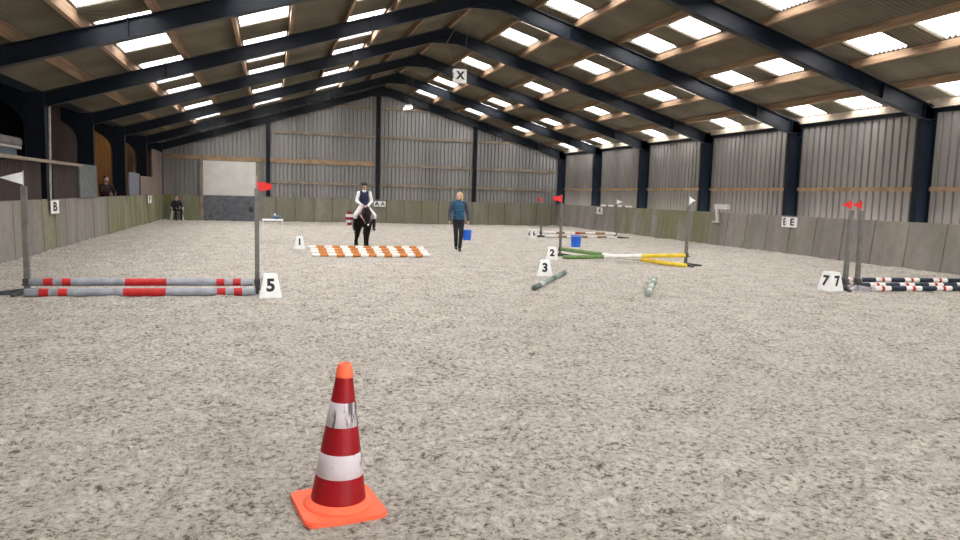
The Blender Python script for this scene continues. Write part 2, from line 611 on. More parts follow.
# ------------------------------------------------------------------ walls: corrugated cladding and concrete kickboards
def trap_profile(a, b, pitch, depth):
    """positions along the wall and offsets of a trapezoid sheet"""
    pts = []
    t = a
    while t < b:
        for f, d in ((0.0, depth), (0.70, depth), (0.75, 0), (0.95, 0)):
            if t + f * pitch <= b:
                pts.append((t + f * pitch, d))
        t += pitch
    pts.append((b, 0))
    return pts


def sheet_strip(pts3a, pts3b, name, material, smooth=False):
    mb = MB()
    A = [mb.bm.verts.new(p) for p in pts3a]
    B = [mb.bm.verts.new(p) for p in pts3b]
    for i in range(len(A) - 1):
        mb.bm.faces.new((A[i], A[i + 1], B[i + 1], B[i]))
    return mb.build(name, material, smooth=smooth, flip=False)


XC = XR + 0.50
pf = trap_profile(YF, YB, 0.25, 0.055)
struct(sheet_strip([(XC - d, y, 0.9) for y, d in pf], [(XC - d, y, 4.30) for y, d in pf], 'wall_right', M_clad))
# gable at the far end
pb = trap_profile(XL - 0.45, XC, 0.21, 0.055)
struct(sheet_strip([(x, YB - d, 0.9) for x, d in pb], [(x, YB - d, zr(x, ZS) - 0.03) for x, d in pb], 'wall_back', M_cladB))


def kickboard(name, fixed, a, b, pitch, axis, inward, material, z0=-0.15, z1=KH, skip=None):
    """slabs standing side by side, with a groove between them; leans out a little at the top"""
    mb = MB()
    lean = 0.15 if axis == 'Y' and inward < 0 else 0.03
    t = a
    prof = []
    while t < b - 0.02:
        e = min(t + pitch, b)
        j = random.uniform(-0.006, 0.006)
        prof += [(t + 0.008, 0.06), (t + 0.016, j), (e - 0.016, j), (e - 0.008, 0.06)]
        t = e
    rows = []
    for z, off, th in ((z0, -lean, 0), (z1, 0.0, 0), (z1, 0.0, 0.12), (z0, 0.0, 0.12)):
        r = []
        for s, d in prof:
            n = (0.12 if th else d + off)
            p = fixed - inward * n * 1.0
            q = (p, s, z) if axis == 'Y' else (s, p, z)
            r.append(mb.bm.verts.new(q))
        rows.append(r)
    for A, B in zip(rows, rows[1:]):
        for i in range(len(A) - 1):
            mb.bm.faces.new((A[i], A[i + 1], B[i + 1], B[i]))
    return struct(mb.build(name, material))


kickboard('wall_right_kickboard', XR - 0.05, YF, YB - 0.02, 1.10, 'Y', -1, M_conR)
kickboard('wall_left_kickboard', XL, YF, YB - 0.02, 1.0, 'Y', 1, M_conL)
kickboard('wall_back_kickboard', YB - 0.14, -0.72, XR - 0.05, 0.97, 'X', -1, M_conB)
kickboard('wall_back_corner_kickboard', YB - 0.14, XL, -3.42, 0.87, 'X', -1, M_conL)
# sheeted near gable behind the camera; its wide opening is added for fill light
mb = MB()
mb.prism([(XL - 0.45, -0.1), (2.5, -0.1), (2.5, 3.6), (XL - 0.45, 3.6)], 'y', YF - 0.1, YF)
mb.prism([(8.0, -0.1), (XC, -0.1), (XC, 4.3), (8.0, 3.6)], 'y', YF - 0.1, YF)
mb.prism([(XL - 0.45, 3.6), (2.5, 3.6), (8.0, 3.6), (XC, 4.3), (XM, ZS - 0.05)], 'y', YF - 0.1, YF)
struct(mb.build('wall_front', M_clad))


# ------------------------------------------------------------------ roof sheets with clear sheets let in
SKY_R = [(7.40, 8.42), (10.10, 11.04), (12.82, 13.68), (15.62, 16.38)]
SKY_L = [(2.00, 3.06), (-0.69, 0.41), (-3.21, -2.14)]
SY_R = [0.9, 2.95, 5.9, 7.95, 11.04, 13.08, 16.2, 18.32, 20.4, 22.45, 25.5, 27.6, 30.7, 32.8, 34.8, 37.0]
SY_L = [0.9, 2.95, 5.9, 7.95, 11.1, 13.2, 15.3, 17.4, 20.1, 22.5, 25.0, 27.4, 29.75, 32.0, 34.1, 36.6]
SW = 1.03
win_n = [0]


def roof_side(name, x_edges, sky_x, sky_y, flat_z):
    pitch, amp, per = 0.129, 0.040, 8
    step = pitch / per
    ny = int(round((YB + 0.1 - YF) / step))
    ysn = YF + np.arange(ny + 1) * step
    off = amp * np.cos(2 * PI * (ysn - YF) / pitch)
    issky_y = np.zeros(ny, dtype=bool)
    runs = []
    for s in sky_y:
        a = int(round((s - YF) / pitch)) * per
        b = a + int(round(SW / pitch)) * per
        b = min(b, ny)
        issky_y[a:b] = True
        runs.append((a, b))
    verts, faces = [], []
    for x in x_edges:
        for j in range(ny + 1):
            verts.append((x, ysn[j], flat_z(x) + off[j]))
    n1 = ny + 1
    for i in range(len(x_edges) - 1):
        xa, xb = x_edges[i], x_edges[i + 1]
        sk = any(abs(xa - s[0]) < 1e-6 and abs(xb - s[1]) < 1e-6 for s in sky_x)
        for j in range(ny):
            if sk and issky_y[j]:
                continue
            faces.append((i * n1 + j, (i + 1) * n1 + j, (i + 1) * n1 + j + 1, i * n1 + j + 1))
        if sk:
            for a, b in runs:
                v, f = [], []
                for x in (xa, xb):
                    for j in range(a, b + 1):
                        v.append((x, ysn[j], flat_z(x) + off[j]))
                k = b - a + 1
                for j in range(b - a):
                    f.append((j, k + j, k + j + 1, j + 1))
                win_n[0] += 1
                me = bpy.data.meshes.new('window')
                me.from_pydata(v, [], f)
                me.materials.append(M_sky)
                for p in me.polygons:
                    p.use_smooth = True
                o = bpy.data.objects.new('window_%d' % win_n[0], me)
                COL.objects.link(o)
                struct(o)
                # daylight portal: helps the renderer find the sky through this clear sheet
                ld = bpy.data.lights.new('skylight_portal', 'AREA')
                ld.shape = 'RECTANGLE'
                sl = math.hypot(xb - xa, flat_z(xb) - flat_z(xa))
                ld.size, ld.size_y = sl, (b - a) * step
                ld.cycles.is_portal = True
                lo = bpy.data.objects.new('skylight_portal', ld)
                COL.objects.link(lo)
                xm = (xa + xb) / 2
                lo.location = (xm, (ysn[a] + ysn[b]) / 2, flat_z(xm) + 0.05)
                lo.rotation_euler = (0, math.atan2(-(flat_z(xb) - flat_z(xa)), xb - xa), 0)
    me = bpy.data.meshes.new(name)
    me.from_pydata(verts, [], faces)
    me.materials.append(M_roof)
    for p in me.polygons:
        p.use_smooth = True
    o = bpy.data.objects.new(name, me)
    COL.objects.link(o)
    struct(o)


def edges(sky, lo, hi):
    e = {lo, hi}
    for a, b in sky:
        e.update((a, b))
    return sorted(e)


roof_side('ceiling_right', edges(SKY_R, XM, XC + 0.25), SKY_R, SY_R, lambda x: ZS - TR * (x - XM))
roof_side('ceiling_left', edges(SKY_L, XL - 0.4, XM), SKY_L, SY_L, lambda x: ZS - TL * (XM - x))
ld = bpy.data.lights.new('fill_opening_portal', 'AREA')  # sky portal for the fill-light opening added behind the camera
ld.shape = 'RECTANGLE'
ld.size, ld.size_y = 5.5, 3.6
ld.cycles.is_portal = True
lo = bpy.data.objects.new('fill_opening_portal', ld)
COL.objects.link(lo)
lo.location = (5.25, YF - 0.15, 1.8)
lo.rotation_euler = (PI / 2, 0, 0)

# ------------------------------------------------------------------ portal frames
ORD = ['nearest', 'second', 'third', 'fourth', 'fifth', 'farthest']


def ibar(mb, p0, p1, depth, fw_, t, toward):
    """I-section from p0 to p1 (both on the inner flange face); depth grows along +toward; flanges lie across Y"""
    p0, p1, tw = Vector(p0), Vector(p1), Vector(toward)
    yv = Vector((0, 1, 0))

    def slab(a, b, d0, d1, w):
        q = []
        for p in (a, b):
            q += [p + tw * d0 - yv * w, p + tw * d0 + yv * w, p + tw * d1 + yv * w, p + tw * d1 - yv * w]
        mb.hull8(q)
    slab(p0, p1, 0, t, fw_ / 2)
    slab(p0, p1, depth - t, depth, fw_ / 2)
    slab(p0, p1, t, depth - t, 0.007)


for i, y in enumerate(FY):
    lab = ('nearest dark navy steel roof frame, its right column cut by the picture edge' if i == 0 else
           'farthest dark navy steel roof frame, standing against the back wall' if i == 5 else
           '%s dark navy steel roof frame counted from the front, spanning the whole arena' % ORD[i])
    if i == 0:
        lab = 'nearest dark navy steel roof frame, passing over the foreground with the largest rafters'
    fr = thing('roof_frame', lab, 'steel frame', (XM, y, 0), 0, 'steel portal frames of the hall')
    o = Vector((XM, y, 0))

    def L(x, z):
        return Vector((x - XM, 0, z))
    mb = MB()
    ibar(mb, L(XR, -0.2), L(XR, zr(XR, ZB) + 0.40), 0.42, 0.19, 0.018, (1, 0, 0))
    mb.box((XR - XM + 0.02, -0.09, zr(XR, ZB) + 0.0), (XR - XM + 0.40, 0.09, zr(XR, ZB) + 0.02))
    mb.build('column', M_steel, fr)
    mb = MB()
    ibar(mb, L(XL, -0.2), L(XL, zr(XL, ZB) + 0.34), 0.45, 0.21, 0.018, (-1, 0, 0))
    mb.box((XL - XM - 0.45, -0.102, zr(XL, ZB) - 0.5), (XL - XM - 0.0, -0.088, zr(XL, ZB) + 0.33))
    mb.build('column', M_steel, fr)
    for sgn, xe in ((1, XR + 0.42), (-1, XL - 0.4)):
        mb = MB()
        T_ = TR if sgn > 0 else TL
        n = Vector((sgn * T_, 0, 1)).normalized()
        ibar(mb, L(XM, ZB), L(xe, zr(xe, ZB)), RD * 0.96 if sgn > 0 else 0.36, 0.19, 0.018, Vector((0, 0, 1)))
        for xx in ((XM + 2.6, XM + 9.0) if sgn > 0 else (XM - 3.1, XM - 8.2)):
            zz = zr(xx, ZB)
            mb.box((xx - XM - 0.006, -0.09, zz + 0.01), (xx - XM + 0.006, 0.09, zz + 0.40))
        mb.build('rafter', M_steel, fr)
    mb = MB()
    mb.prism([(-0.55, ZB - TL * .55 + 0.02), (0, ZB - 0.13), (0.55, ZB - TR * .55 + 0.02), (0.0, ZB + 0.05)], 'y', -0.07, 0.07)
    mb.build('apex_haunch', M_steel, fr)
    # the neighbouring bay's rafter with its curved haunch rises away from the left column
    mb = MB()
    x0, z0 = XL - 0.43, zr(XL, ZB) + 0.02
    ibar(mb, L(x0, z0), L(x0 - 5.0, z0 + 5.0 * 0.32), 0.40, 0.17, 0.018, (0, 0, 1))
    mb.build('side_rafter', M_steel, fr)
    mb = MB()
    poly = [(x0 - XM, z0 + 0.05), (x0 - XM, z0 - 0.75)]
    for k in range(1, 9):
        a = k / 8
        poly.append((x0 - XM - 1.3 * a ** 2.2, z0 - 0.75 + (0.75 + 1.3 * 0.32) * (a ** 0.75)))
    mb.prism(poly, 'y', -0.05, 0.05)
    mb.build('side_haunch', M_steel, fr)

# ------------------------------------------------------------------ purlins
PUR_R = [5.86, 7.16, 8.47, 9.76, 11.10, 12.50, 13.74, 15.20]
PUR_L = [4.45, 3.16, 1.90, 0.49, -0.76, -2.05, -3.28, -4.30]
NUM = ['first', 'second', 'third', 'fourth', 'fifth', 'sixth', 'seventh', 'eighth']


def purlin(x, sgn, label):
    z1 = zr(x, ZS) - 0.044
    w = 0.036
    mb = MB()
    T_ = TR if x > XM else TL
    s = -T_ if x > XM else T_
    za, zb = z1 - s * w, z1 + s * w
    PUR = 0.17 if x > XM else 0.22
    mb.hull8([(x - w, YF + 0.05, za - PUR), (x + w, YF + 0.05, zb - PUR), (x + w, YB - 0.1, zb - PUR), (x - w, YB - 0.1, za - PUR),
              (x - w, YF + 0.05, za), (x + w, YF + 0.05, zb), (x + w, YB - 0.1, zb), (x - w, YB - 0.1, za)])
    o = mb.build('roof_purlin', M_wood)
    tag(o, label, 'purlin', 'timber roof purlins')


for i, x in enumerate(PUR_R):
    purlin(x, 1, '%s brown timber roof purlin down from the ridge on the right roof slope' % NUM[i])
for i, x in enumerate(PUR_L):
    purlin(x, -1, '%s brown timber roof purlin down from the ridge on the left roof slope' % NUM[i])
mb = MB()
mb.box((XR + 0.30, YF + 0.05, zr(XR + .33, ZS) - 0.24), (XR + 0.36, YB - 0.1, zr(XR + .36, ZS) - 0.04))
tag(mb.build('eaves_beam', M_ledge), 'timber eaves beam along the top of the right wall under the lowest skylights', 'beam')
mb = MB()
mb.box((XC - 0.11, YF + 0.05, 4.10), (XC - 0.05, YB - 0.1, 4.22))
struct(mb.build('trim_1', M_steel))
mb = MB()
mb.box((XL - 0.42, YF + 0.05, zr(XL - .4, ZS) - 0.20), (XL - 0.34, YB - 0.1, zr(XL - .34, ZS) - 0.04))
tag(mb.build('valley_beam', M_steel), 'dark steel valley beam over the left row of columns', 'beam')

# ------------------------------------------------------------------ wall rails and gable posts
ys = [YF + 0.1] + FY
wh = ['right of the nearest right column, cut by the edge', 'between the nearest and second right columns', 'between the second and third right columns',
      'between the third and fourth right columns', 'between the fourth and fifth right columns', 'between the fifth right column and the back corner']
for k in range(6):
    mb = MB()
    mb.box((XC - 0.15, ys[k] + 0.10, 2.08), (XC - 0.055, ys[k + 1] - 0.10, 2.19), 0.006)
    tag(mb.build('wall_rail', M_rail), 'timber rail on the grey sheeting %s' % wh[k], 'rail', 'timber rails of the right wall')
PX3 = [-0.14, 5.56, 11.0]
pl = ['left dark steel gable post beside the white door', 'middle dark steel gable post under the ridge', 'right dark steel gable post on the back wall']
for x, l in zip(PX3, pl):
    mb = MB()
    ibar(mb, (x - 0.1, YB - 0.13, KH + 0.005), (x - 0.1, YB - 0.13, zr(x, ZB) + 0.05), 0.20, 0.14, 0.015, (1, 0, 0))
    tag(mb.build('gable_post', M_steel), l, 'steel post', 'steel posts of the back wall')
for z, x0, x1, mm, l in ((6.16, 3.3, 8.2, M_railg, 'short weathered rail high in the gable peak of the back wall'),
                         (4.64, -0.05, 13.2, M_railg, 'long weathered rail halfway up the back gable'),
                         (3.17, -5.1, 5.46, M_rail, 'orange brown timber rail above the white door on the back wall'),
                         (3.13, 5.66, 15.95, M_railg, 'weathered rail on the right half of the back wall, at door head height'),
                         (2.05, -0.05, 15.95, M_railg, 'lowest weathered rail on the back wall above the walking person')):
    mb = MB()
    h = 0.11 if mm is M_rail else 0.07
    mb.box((x0, YB - 0.12, z - h), (x1, YB - 0.045, z + h), 0.006)
    tag(mb.build('wall_rail', mm), l, 'rail', 'rails of the back wall')

# door in the back wall
dr = thing('door_1', None, None, (-2.03, YB - 0.16, 0))
struct(dr)
mb = MB()
mb.box((-1.28, -0.03, 1.28), (1.28, 0.03, 3.03), 0.01)
for k in range(1, 4):
    z = 1.28 + k * 0.44
    mb.box((-1.28, -0.034, z - 0.006), (1.28, -0.028, z + 0.006))
mb.build('upper_panel', M_doorw, dr)
mb = MB()
mb.box((-1.28, -0.04, -0.1), (1.28, 0.03, 1.26), 0.01)
mb.box((-1.28, -0.05, 0.60), (1.28, -0.03, 0.68))
mb.build('lower_board', M_dkgrey, dr)
for x in (-1.36, 1.36):
    mb = MB()
    mb.box((x - 0.075, -0.06, -0.1), (x + 0.075, 0.06, 3.08), 0.01)
    mb.build('door_post', M_railg, dr)
mb = MB()
mb.box((0.95, -0.07, 0.45), (1.15, -0.04, 0.75), 0.01)
mb.build('latch_plate', M_iron, dr)

# ------------------------------------------------------------------ side building on the left (dark, without skylights)
XG = -10.0
mb = MB()
mb.box((XG - 0.1, YF, 0.0), (XL - 0.12, YB + 0.3, 0.28))
struct(mb.build('floor_gallery', M_galfl))
pg = trap_profile(YF, YB + 0.3, 0.3, 0.03)
struct(sheet_strip([(XG + d, y, 0.2) for y, d in pg], [(XG + d, y, 5.6) for y, d in pg], 'wall_left', M_brown))
mb = MB()
for a, b in (((XL - 0.40, 3.95), (XG - 0.2, 5.55)),):
    mb.hull8([(a[0], YF, a[1]), (b[0], YF, b[1]), (b[0], YB + 0.3, b[1]), (a[0], YB + 0.3, a[1]),
              (a[0], YF, a[1] + 0.05), (b[0], YF, b[1] + 0.05), (b[0], YB + 0.3, b[1] + 0.05), (a[0], YB + 0.3, a[1] + 0.05)])
struct(mb.build('ceiling_gallery', M_roof))
for nm, y0 in (('wall_gallery_back', YB + 0.15), ('wall_gallery_front', YF)):
    mb = MB()
    mb.prism([(XG, 0), (XL - 0.46, 0), (XL - 0.46, 3.95), (XG, 5.5)], 'y', y0 - 0.05, y0 + 0.05)
    struct(mb.build(nm, M_brown))


def boards(name, x, y0, y1, z0, z1, material, label, cat, n=None, group=None, th=0.04):
    mb = MB()
    n = n or max(1, int(round((y1 - y0) / 0.2)))
    st = (y1 - y0) / n
    prof = []
    for k in range(n):
        prof += [(y0 + k * st, 0.0), (y0 + k * st + 0.008, 0.012), (y0 + (k + 1) * st - 0.008, 0.012)]
    prof.append((y1, 0.0))
    poly = [(x + d, y) for y, d in prof] + [(x - th, y1), (x - th, y0)]
    mb.prism(poly, 'z', z0, z1)
    return tag(mb.build(name, material), label, cat, group)


boards('board_partition', -5.19, 14.85, 19.05, KH + 0.005, 2.12, M_brown, 'dark brown boarded partition left of the second left column', 'partition')
boards('board_partition', -5.19, 20.02, 22.25, KH + 0.005, 2.09, M_brown, 'dark brown boarded partition between the second and third left columns', 'partition')
mb = MB()
mb.box((-5.155, 12.0, 2.13), (-4.99, 22.2, 2.20), 0.01)
tag(mb.build('partition_ledge', M_ledged), 'pale wooden ledge running along the top of the dark boarded partitions', 'ledge')
boards('grey_hoarding', -5.12, 22.3, 24.35, KH + 0.005, 2.22, M_greyp, 'plain dark grey board covering the foot of the third left column', 'board', 1, th=0.035)
boards('bluegrey_hoarding', -5.19, 30.0, 32.25, KH + 0.005, 2.15, M_bluep, 'blue grey board above the mossy kickboard right of the spectator', 'board', 1)
boards('plank_hoarding', -5.12, 32.0, 35.1, KH + 0.005, 2.06, M_pinkp, 'pale brown plank panel next to the blue grey board', 'board', 12, th=0.035)
boards('boarded_pier', -5.19, 35.6, 38.70, KH + 0.005, 3.35, M_pinkp, 'tall brown boarded pier in the back left corner', 'pier', 8)
boards('dark_screen', -6.05, 21.9, 28.1, 0.28, 4.0, M_brown, 'black brown boarded screen behind the third left column', 'screen', 30)
boards('glow_tinted_screen', -6.3, 28.5, 39.0, 0.28, 4.10, M_orange, 'boarded screen coloured ochre for a warm glow, deep behind the spectator', 'screen', 50)
boards('brown_screen', -8.4, 19.0, 31.5, 0.28, 4.6, M_brown, 'dark red brown screen behind the folded rugs', 'screen', 30)
mb = MB()
mb.tube((XL - 0.02, 19.78, KH - 0.01), (XL - 0.02, 19.98, 3.86), 0.028, n=10)
tag(mb.build('thin_pole', M_grey), 'thin grey pole standing on the left kickboard beside the second left column', 'pole')
rg = thing('folded_rug', 'grey and blue grey rugs in a pile at the left edge above the partition', 'rug', (-5.42, 15.3, 2.125))
mb = MB()
mb.box((-0.24, -1.9, 0.002), (0.15, 2.5, 0.26), 0.05)
mb.build('lower_fold', M_rugb, rg)
mb = MB()
mb.box((-0.27, -2.1, 0.25), (0.18, 2.7, 0.31), 0.025)
mb.build('binding', M_grey, rg)
mb = MB()
mb.box((-0.27, -2.1, 0.29), (0.19, 2.75, 0.50), 0.07)
mb.build('upper_fold', M_rug, rg)
mb = MB()
for a, b in (((-5.30, 30.0, 1.29), (-5.52, 30.55, 2.02)), ((-5.28, 30.35, 1.29), (-5.5, 30.85, 2.0))):
    pass
sh = thing('leaning_stick', 'pale stick leaning behind the kickboard right of the spectator', 'stick', (-5.42, 29.7, 0.28))
mb = MB()
mb.tube((0.05, 0, 0), (-0.02, 0.35, 1.85), 0.02, n=8)
mb.build('shaft', M_ledge, sh)

# ------------------------------------------------------------------ letters on the kickboards
def wedge_sign(letter, loc, rz, label, w=0.36, h=0.32, d=0.09):
    """two white faces that meet in a ridge, each with the letter; local -Y looks into the arena"""
    t = thing('letter_sign', label, 'letter sign', loc, rz, 'white dressage letters on the kickboard')
    mb = MB()
    mb.prism([(-w, 0), (0, -d), (w, 0)], 'z', -h / 2, h / 2)
    mb.build('plate', M_white, t)
    a = math.atan2(d, w)
    for s in (-1, 1):
        R = Matrix.Translation((s * w / 2, -d / 2 - 0.004, 0)) @ Euler((PI / 2, 0, s * a)).to_matrix().to_4x4()
        text('letter', letter, 0.30, M_black, t, R, 0.010)
    return t


wedge_sign('B', (XL + 0.055, 19.85, 1.08), PI / 2, 'white letter sign B on the left kickboard below the thin grey pole')
wedge_sign('F', (XL + 0.055, 34.1, 1.08), PI / 2, 'small white letter sign F on the mossy left kickboard near the far corner')
wedge_sign('E', (XR - 0.105, 19.15, 1.07), -PI / 2, 'white letter sign E on the right kickboard below the second column')
wedge_sign('K', (XR - 0.105, 33.0, 1.05), -PI / 2, 'small white letter sign K on the right kickboard, far end')
wedge_sign('A', (5.68, YB - 0.20, 1.04), 0, 'white letter sign A on the back kickboard beside the rider', w=0.32, h=0.30)

# hanging centre letter
X_, Y_, Z_ = 5.30, 20.6, 5.10
t = thing('hanging_letter', 'white square sign with a black X hanging from the ridge', 'letter sign', (X_, Y_, Z_))
mb = MB()
mb.box((-0.19, -0.09, -0.19), (0.19, 0.09, 0.19), 0.004)
mb.build('cube', M_white, t)
for rz, dx, dy in ((0, 0, -0.093), (PI / 2, 0.193, 0), (-PI / 2, -0.193, 0), (PI, 0, 0.093)):
    R = Matrix.Translation((dx, dy, 0)) @ Euler((PI / 2, 0, rz)).to_matrix().to_4x4()
    text('letter', 'X', 0.30 if dx == 0 else 0.2, M_black, t, R, 0.014)
for sx in (-1, 1):
    mb = MB()
    mb.path([(sx * 0.16, 0, 0.18), (sx * 0.3, 0.5, 1.0), (XM - X_ + 0.15 + sx * 0.05, 1.2, zr(XM, ZS) - Z_ - 0.2)], 0.006, 5)
    mb.build('cord', M_wire, t)

# hanging lamp
t = thing('hanging_lamp', 'small bright white lamp hanging below the ridge near the back wall', 'lamp', (5.52, 30.0, 5.22))
mb = MB()
mb.hull8([(-0.17, -0.10, -0.02), (0.17, -0.10, 0.05), (0.17, 0.10, 0.05), (-0.17, 0.10, -0.02), (-0.14, -0.07, 0.10), (0.14, -0.07, 0.15), (0.14, 0.07, 0.15), (-0.14, 0.07, 0.10)])
mb.build('shade', M_white, t)
mb = MB()
mb.hull8([(-0.16, -0.11, -0.09), (0.16, -0.11, -0.02), (0.16, 0.11, -0.02), (-0.16, 0.11, -0.09), (-0.17, -0.12, -0.02), (0.17, -0.12, 0.05), (0.17, 0.12, 0.05), (-0.17, 0.12, -0.02)])
mb.build('diffuser', M_lamp, t)
for a in (-0.1, 0.02, 0.12):
    mb = MB()
    mb.tube((a, 0, 0.12), (a * 1.4 + 0.1, 0, zr(5.7, ZS) - 5.22 - 0.05), 0.005, n=5)
    mb.build('wire', M_wire, t)

# bracket and loose pole on the right kickboard
t = thing('wall_bracket', 'white bent bracket hooked over the right kickboard below the third column', 'bracket', (XR - 0.13, 22.95, 0.9))
mb = MB()
mb.hull8([(-0.05, -0.09, 0.03), (0.02, -0.09, 0.03), (0.02, 0.05, 0.03), (-0.05, 0.05, 0.03), (-0.05, 0.0, 0.62), (0.02, 0.0, 0.62), (0.02, 0.14, 0.62), (-0.05, 0.14, 0.62)])
mb.build('upright', M_brk, t)
mb = MB()
mb.box((-0.07, -0.72, 0.49), (0.03, 0.16, 0.68), 0.01)
mb.build('arm', M_brk, t)
mb = MB()
mb.box((-0.10, -0.17, -0.01), (0.02, 0.22, 0.04), 0.01)
mb.build('foot_plate', M_brk, t)


def pole(name, p0, p1, r, segs, mats, label, group, cat='pole'):
    """striped jump pole; segs = [(end fraction, material index)]"""
    p0, p1 = Vector(p0), Vector(p1)
    mb = MB()
    n = 16
    q = (p1 - p0).to_track_quat('Z', 'Y')
    ln = (p1 - p0).length
    cuts = [(0.0, segs[0][1], 0.9), (0.012 / ln, segs[0][1], 1.0)]
    for e, k in segs:
        cuts.append((e, k, 1.0))
    cuts[-1] = (1 - 0.012 / ln, segs[-1][1], 1.0)
    cuts.append((1.0, segs[-1][1], 0.9))
    rings = []
    for f, k, s in cuts:
        rings.append([mb.bm.verts.new(q @ Vector((r * s * math.cos(2 * PI * a / n), r * s * math.sin(2 * PI * a / n), f * ln))) for a in range(n)])
    for i in range(len(rings) - 1):
        for a in range(n):
            f = mb.bm.faces.new((rings[i][a], rings[i][(a + 1) % n], rings[i + 1][(a + 1) % n], rings[i + 1][a]))
            f.material_index = cuts[i + 1][1]
            f.smooth = True
    mb.bm.faces.new(rings[0][::-1]).material_index = cuts[0][1]
    mb.bm.faces.new(rings[-1]).material_index = cuts[-1][1]
    o = mb.build(name, mats, flip=True)
    o.location = p0
    return tag(o, label, cat, group)


def frac(lens):
    tot = sum(l for l, _ in lens)
    acc, out = 0, []
    for l, k in lens:
        acc += l
        out.append((acc / tot, k))
    return out


pole('spare_pole', (XR - 0.04, 32.9, KH + 0.045), (XR - 0.04, 29.75, KH + 0.045), 0.045, frac([(.62, 0), (.22, 1), (.62, 0), (.30, 1), (.62, 0), (.30, 1), (.62, 0)]), [M_pwhite, M_post],
     'white and grey banded pole lying along the top of the far right kickboard', None)


# ------------------------------------------------------------------ jump stands
def stand(loc, rz, label, h, w, flag_mat, flag_dir, feet, flag_h=0.20, cup_z=(0.12,), foot_mat=M_iron, post_mat=M_post, lean=(0, 0), flag_z=0.02, blunt=0.0):
    t = thing('jump_stand', label, 'jump stand', loc, rz, 'flagged jump stands')
    mb = MB()
    a = w / 2
    lx, ly = lean
    mb.hull8([(-a, -a, 0.02), (a, -a, 0.02), (a, a, 0.02), (-a, a, 0.02), (-a + lx, -a + ly, h), (a + lx, -a + ly, h), (a + lx, a + ly, h), (-a + lx, a + ly, h)])
    mb.build('post', post_mat, t)
    for fx, fy in feet:
        mb = MB()
        d = Vector((fx, fy, 0))
        s = Vector((-fy, fx, 0)).normalized() * 0.022
        mb.hull8([-s * 1.0 + Vector((0, 0, -.01)), d - s + Vector((0, 0, -.012)), d + s + Vector((0, 0, -.012)), s + Vector((0, 0, -.01)),
                  -s + Vector((0, 0, 0.085)), d - s + Vector((0, 0, 0.03)), d + s + Vector((0, 0, 0.03)), s + Vector((0, 0, 0.085))])
        mb.build('foot', foot_mat, t)
    for z in cup_z:
        mb = MB()
        mb.box((-a - 0.012, -a - 0.07, z - 0.07), (a + 0.012, -a + 0.02, z - 0.045), 0.005)
        mb.box((-a - 0.012, -a - 0.02, z - 0.07), (a + 0.012, a + 0.012, z + 0.03), 0.005)
        mb.build('pole_cup', M_iron, t)
    if flag_mat:
        mb = MB()
        mb.tube((lx, ly, h - 0.05), (lx, ly, h + flag_h + 0.04), 0.007, n=6)
        stick = mb.build('flag_stick', M_grey, t)
        mb = MB()
        d = Vector((flag_dir[0], flag_dir[1], 0))
        nrm = Vector((-d.y, d.x, 0)).normalized() * 0.003
        b0, b1 = Vector((lx, ly, h + flag_z)), Vector((lx, ly, h + flag_z + flag_h))
        tip = (b0 + b1) / 2 + d
        tz = Vector((0, 0, flag_h / 2 * blunt))
        mids = [(b0 * 0.5 + tip * 0.5) + nrm * 5, (b1 * 0.5 + tip * 0.5) + nrm * 5]
        A = [b0, mids[0] - tz / 2, tip - tz, tip + tz + Vector((0, 0, 0.004)), mids[1] + tz / 2, b1]
        va = [mb.bm.verts.new(p + nrm) for p in A]
        vb = [mb.bm.verts.new(p - nrm) for p in A]
        mb.bm.faces.new((va[0], va[1], va[4], va[5]))
        mb.bm.faces.new((va[1], va[2], va[3], va[4]))
        mb.bm.faces.new((vb[5], vb[4], vb[1], vb[0]))
        mb.bm.faces.new((vb[4], vb[3], vb[2], vb[1]))
        for i in range(6):
            j = (i + 1) % 6
            mb.bm.faces.new((va[i], vb[i], vb[j], va[j]))
        mb.build('flag', flag_mat, stick)
    return t


yx = (math.cos(YAW), -math.sin(YAW))
# obstacle five, left foreground
stand((-3.50, 12.02, 0), 0, 'grey jump stand with a white pennant at the left picture edge', 1.60, 0.072, M_whiteflag, (-0.31, 0.02), [(-0.55, -0.12), (-0.12, -0.30), (0.05, 0.4)], 0.19, (0.20,))
stand((-0.215, 11.88, 0), 0, 'grey jump stand with a red flag beside the number 5 marker', 1.66, 0.07, M_redflag, (0.23, 0.03), [(0.0, -0.14), (-0.06, 0.4), (0.16, 0.22)], 0.17, (0.19,), flag_z=-0.05, blunt=0.5)
band5 = frac([(.22, 0), (.15, 1), (.14, 0), (.14, 1), (.86, 0), (.68, 1), (.84, 0), (.14, 1), (.14, 0), (.14, 1), (.22, 0)])
pole('jump_pole', (-3.44, 11.92, 0.185), (-0.27, 11.79, 0.175), 0.060, band5, [M_pgrey, M_red], 'upper grey pole with red bands, resting in the stand cups at marker 5', 'grey and red poles of the first obstacle')
pole('jump_pole', (-3.45, 11.72, 0.052), (-0.24, 11.59, 0.052), 0.064, band5, [M_pgrey, M_red], 'lower grey pole with red bands, lying on the sand at marker 5', 'grey and red poles of the first obstacle')

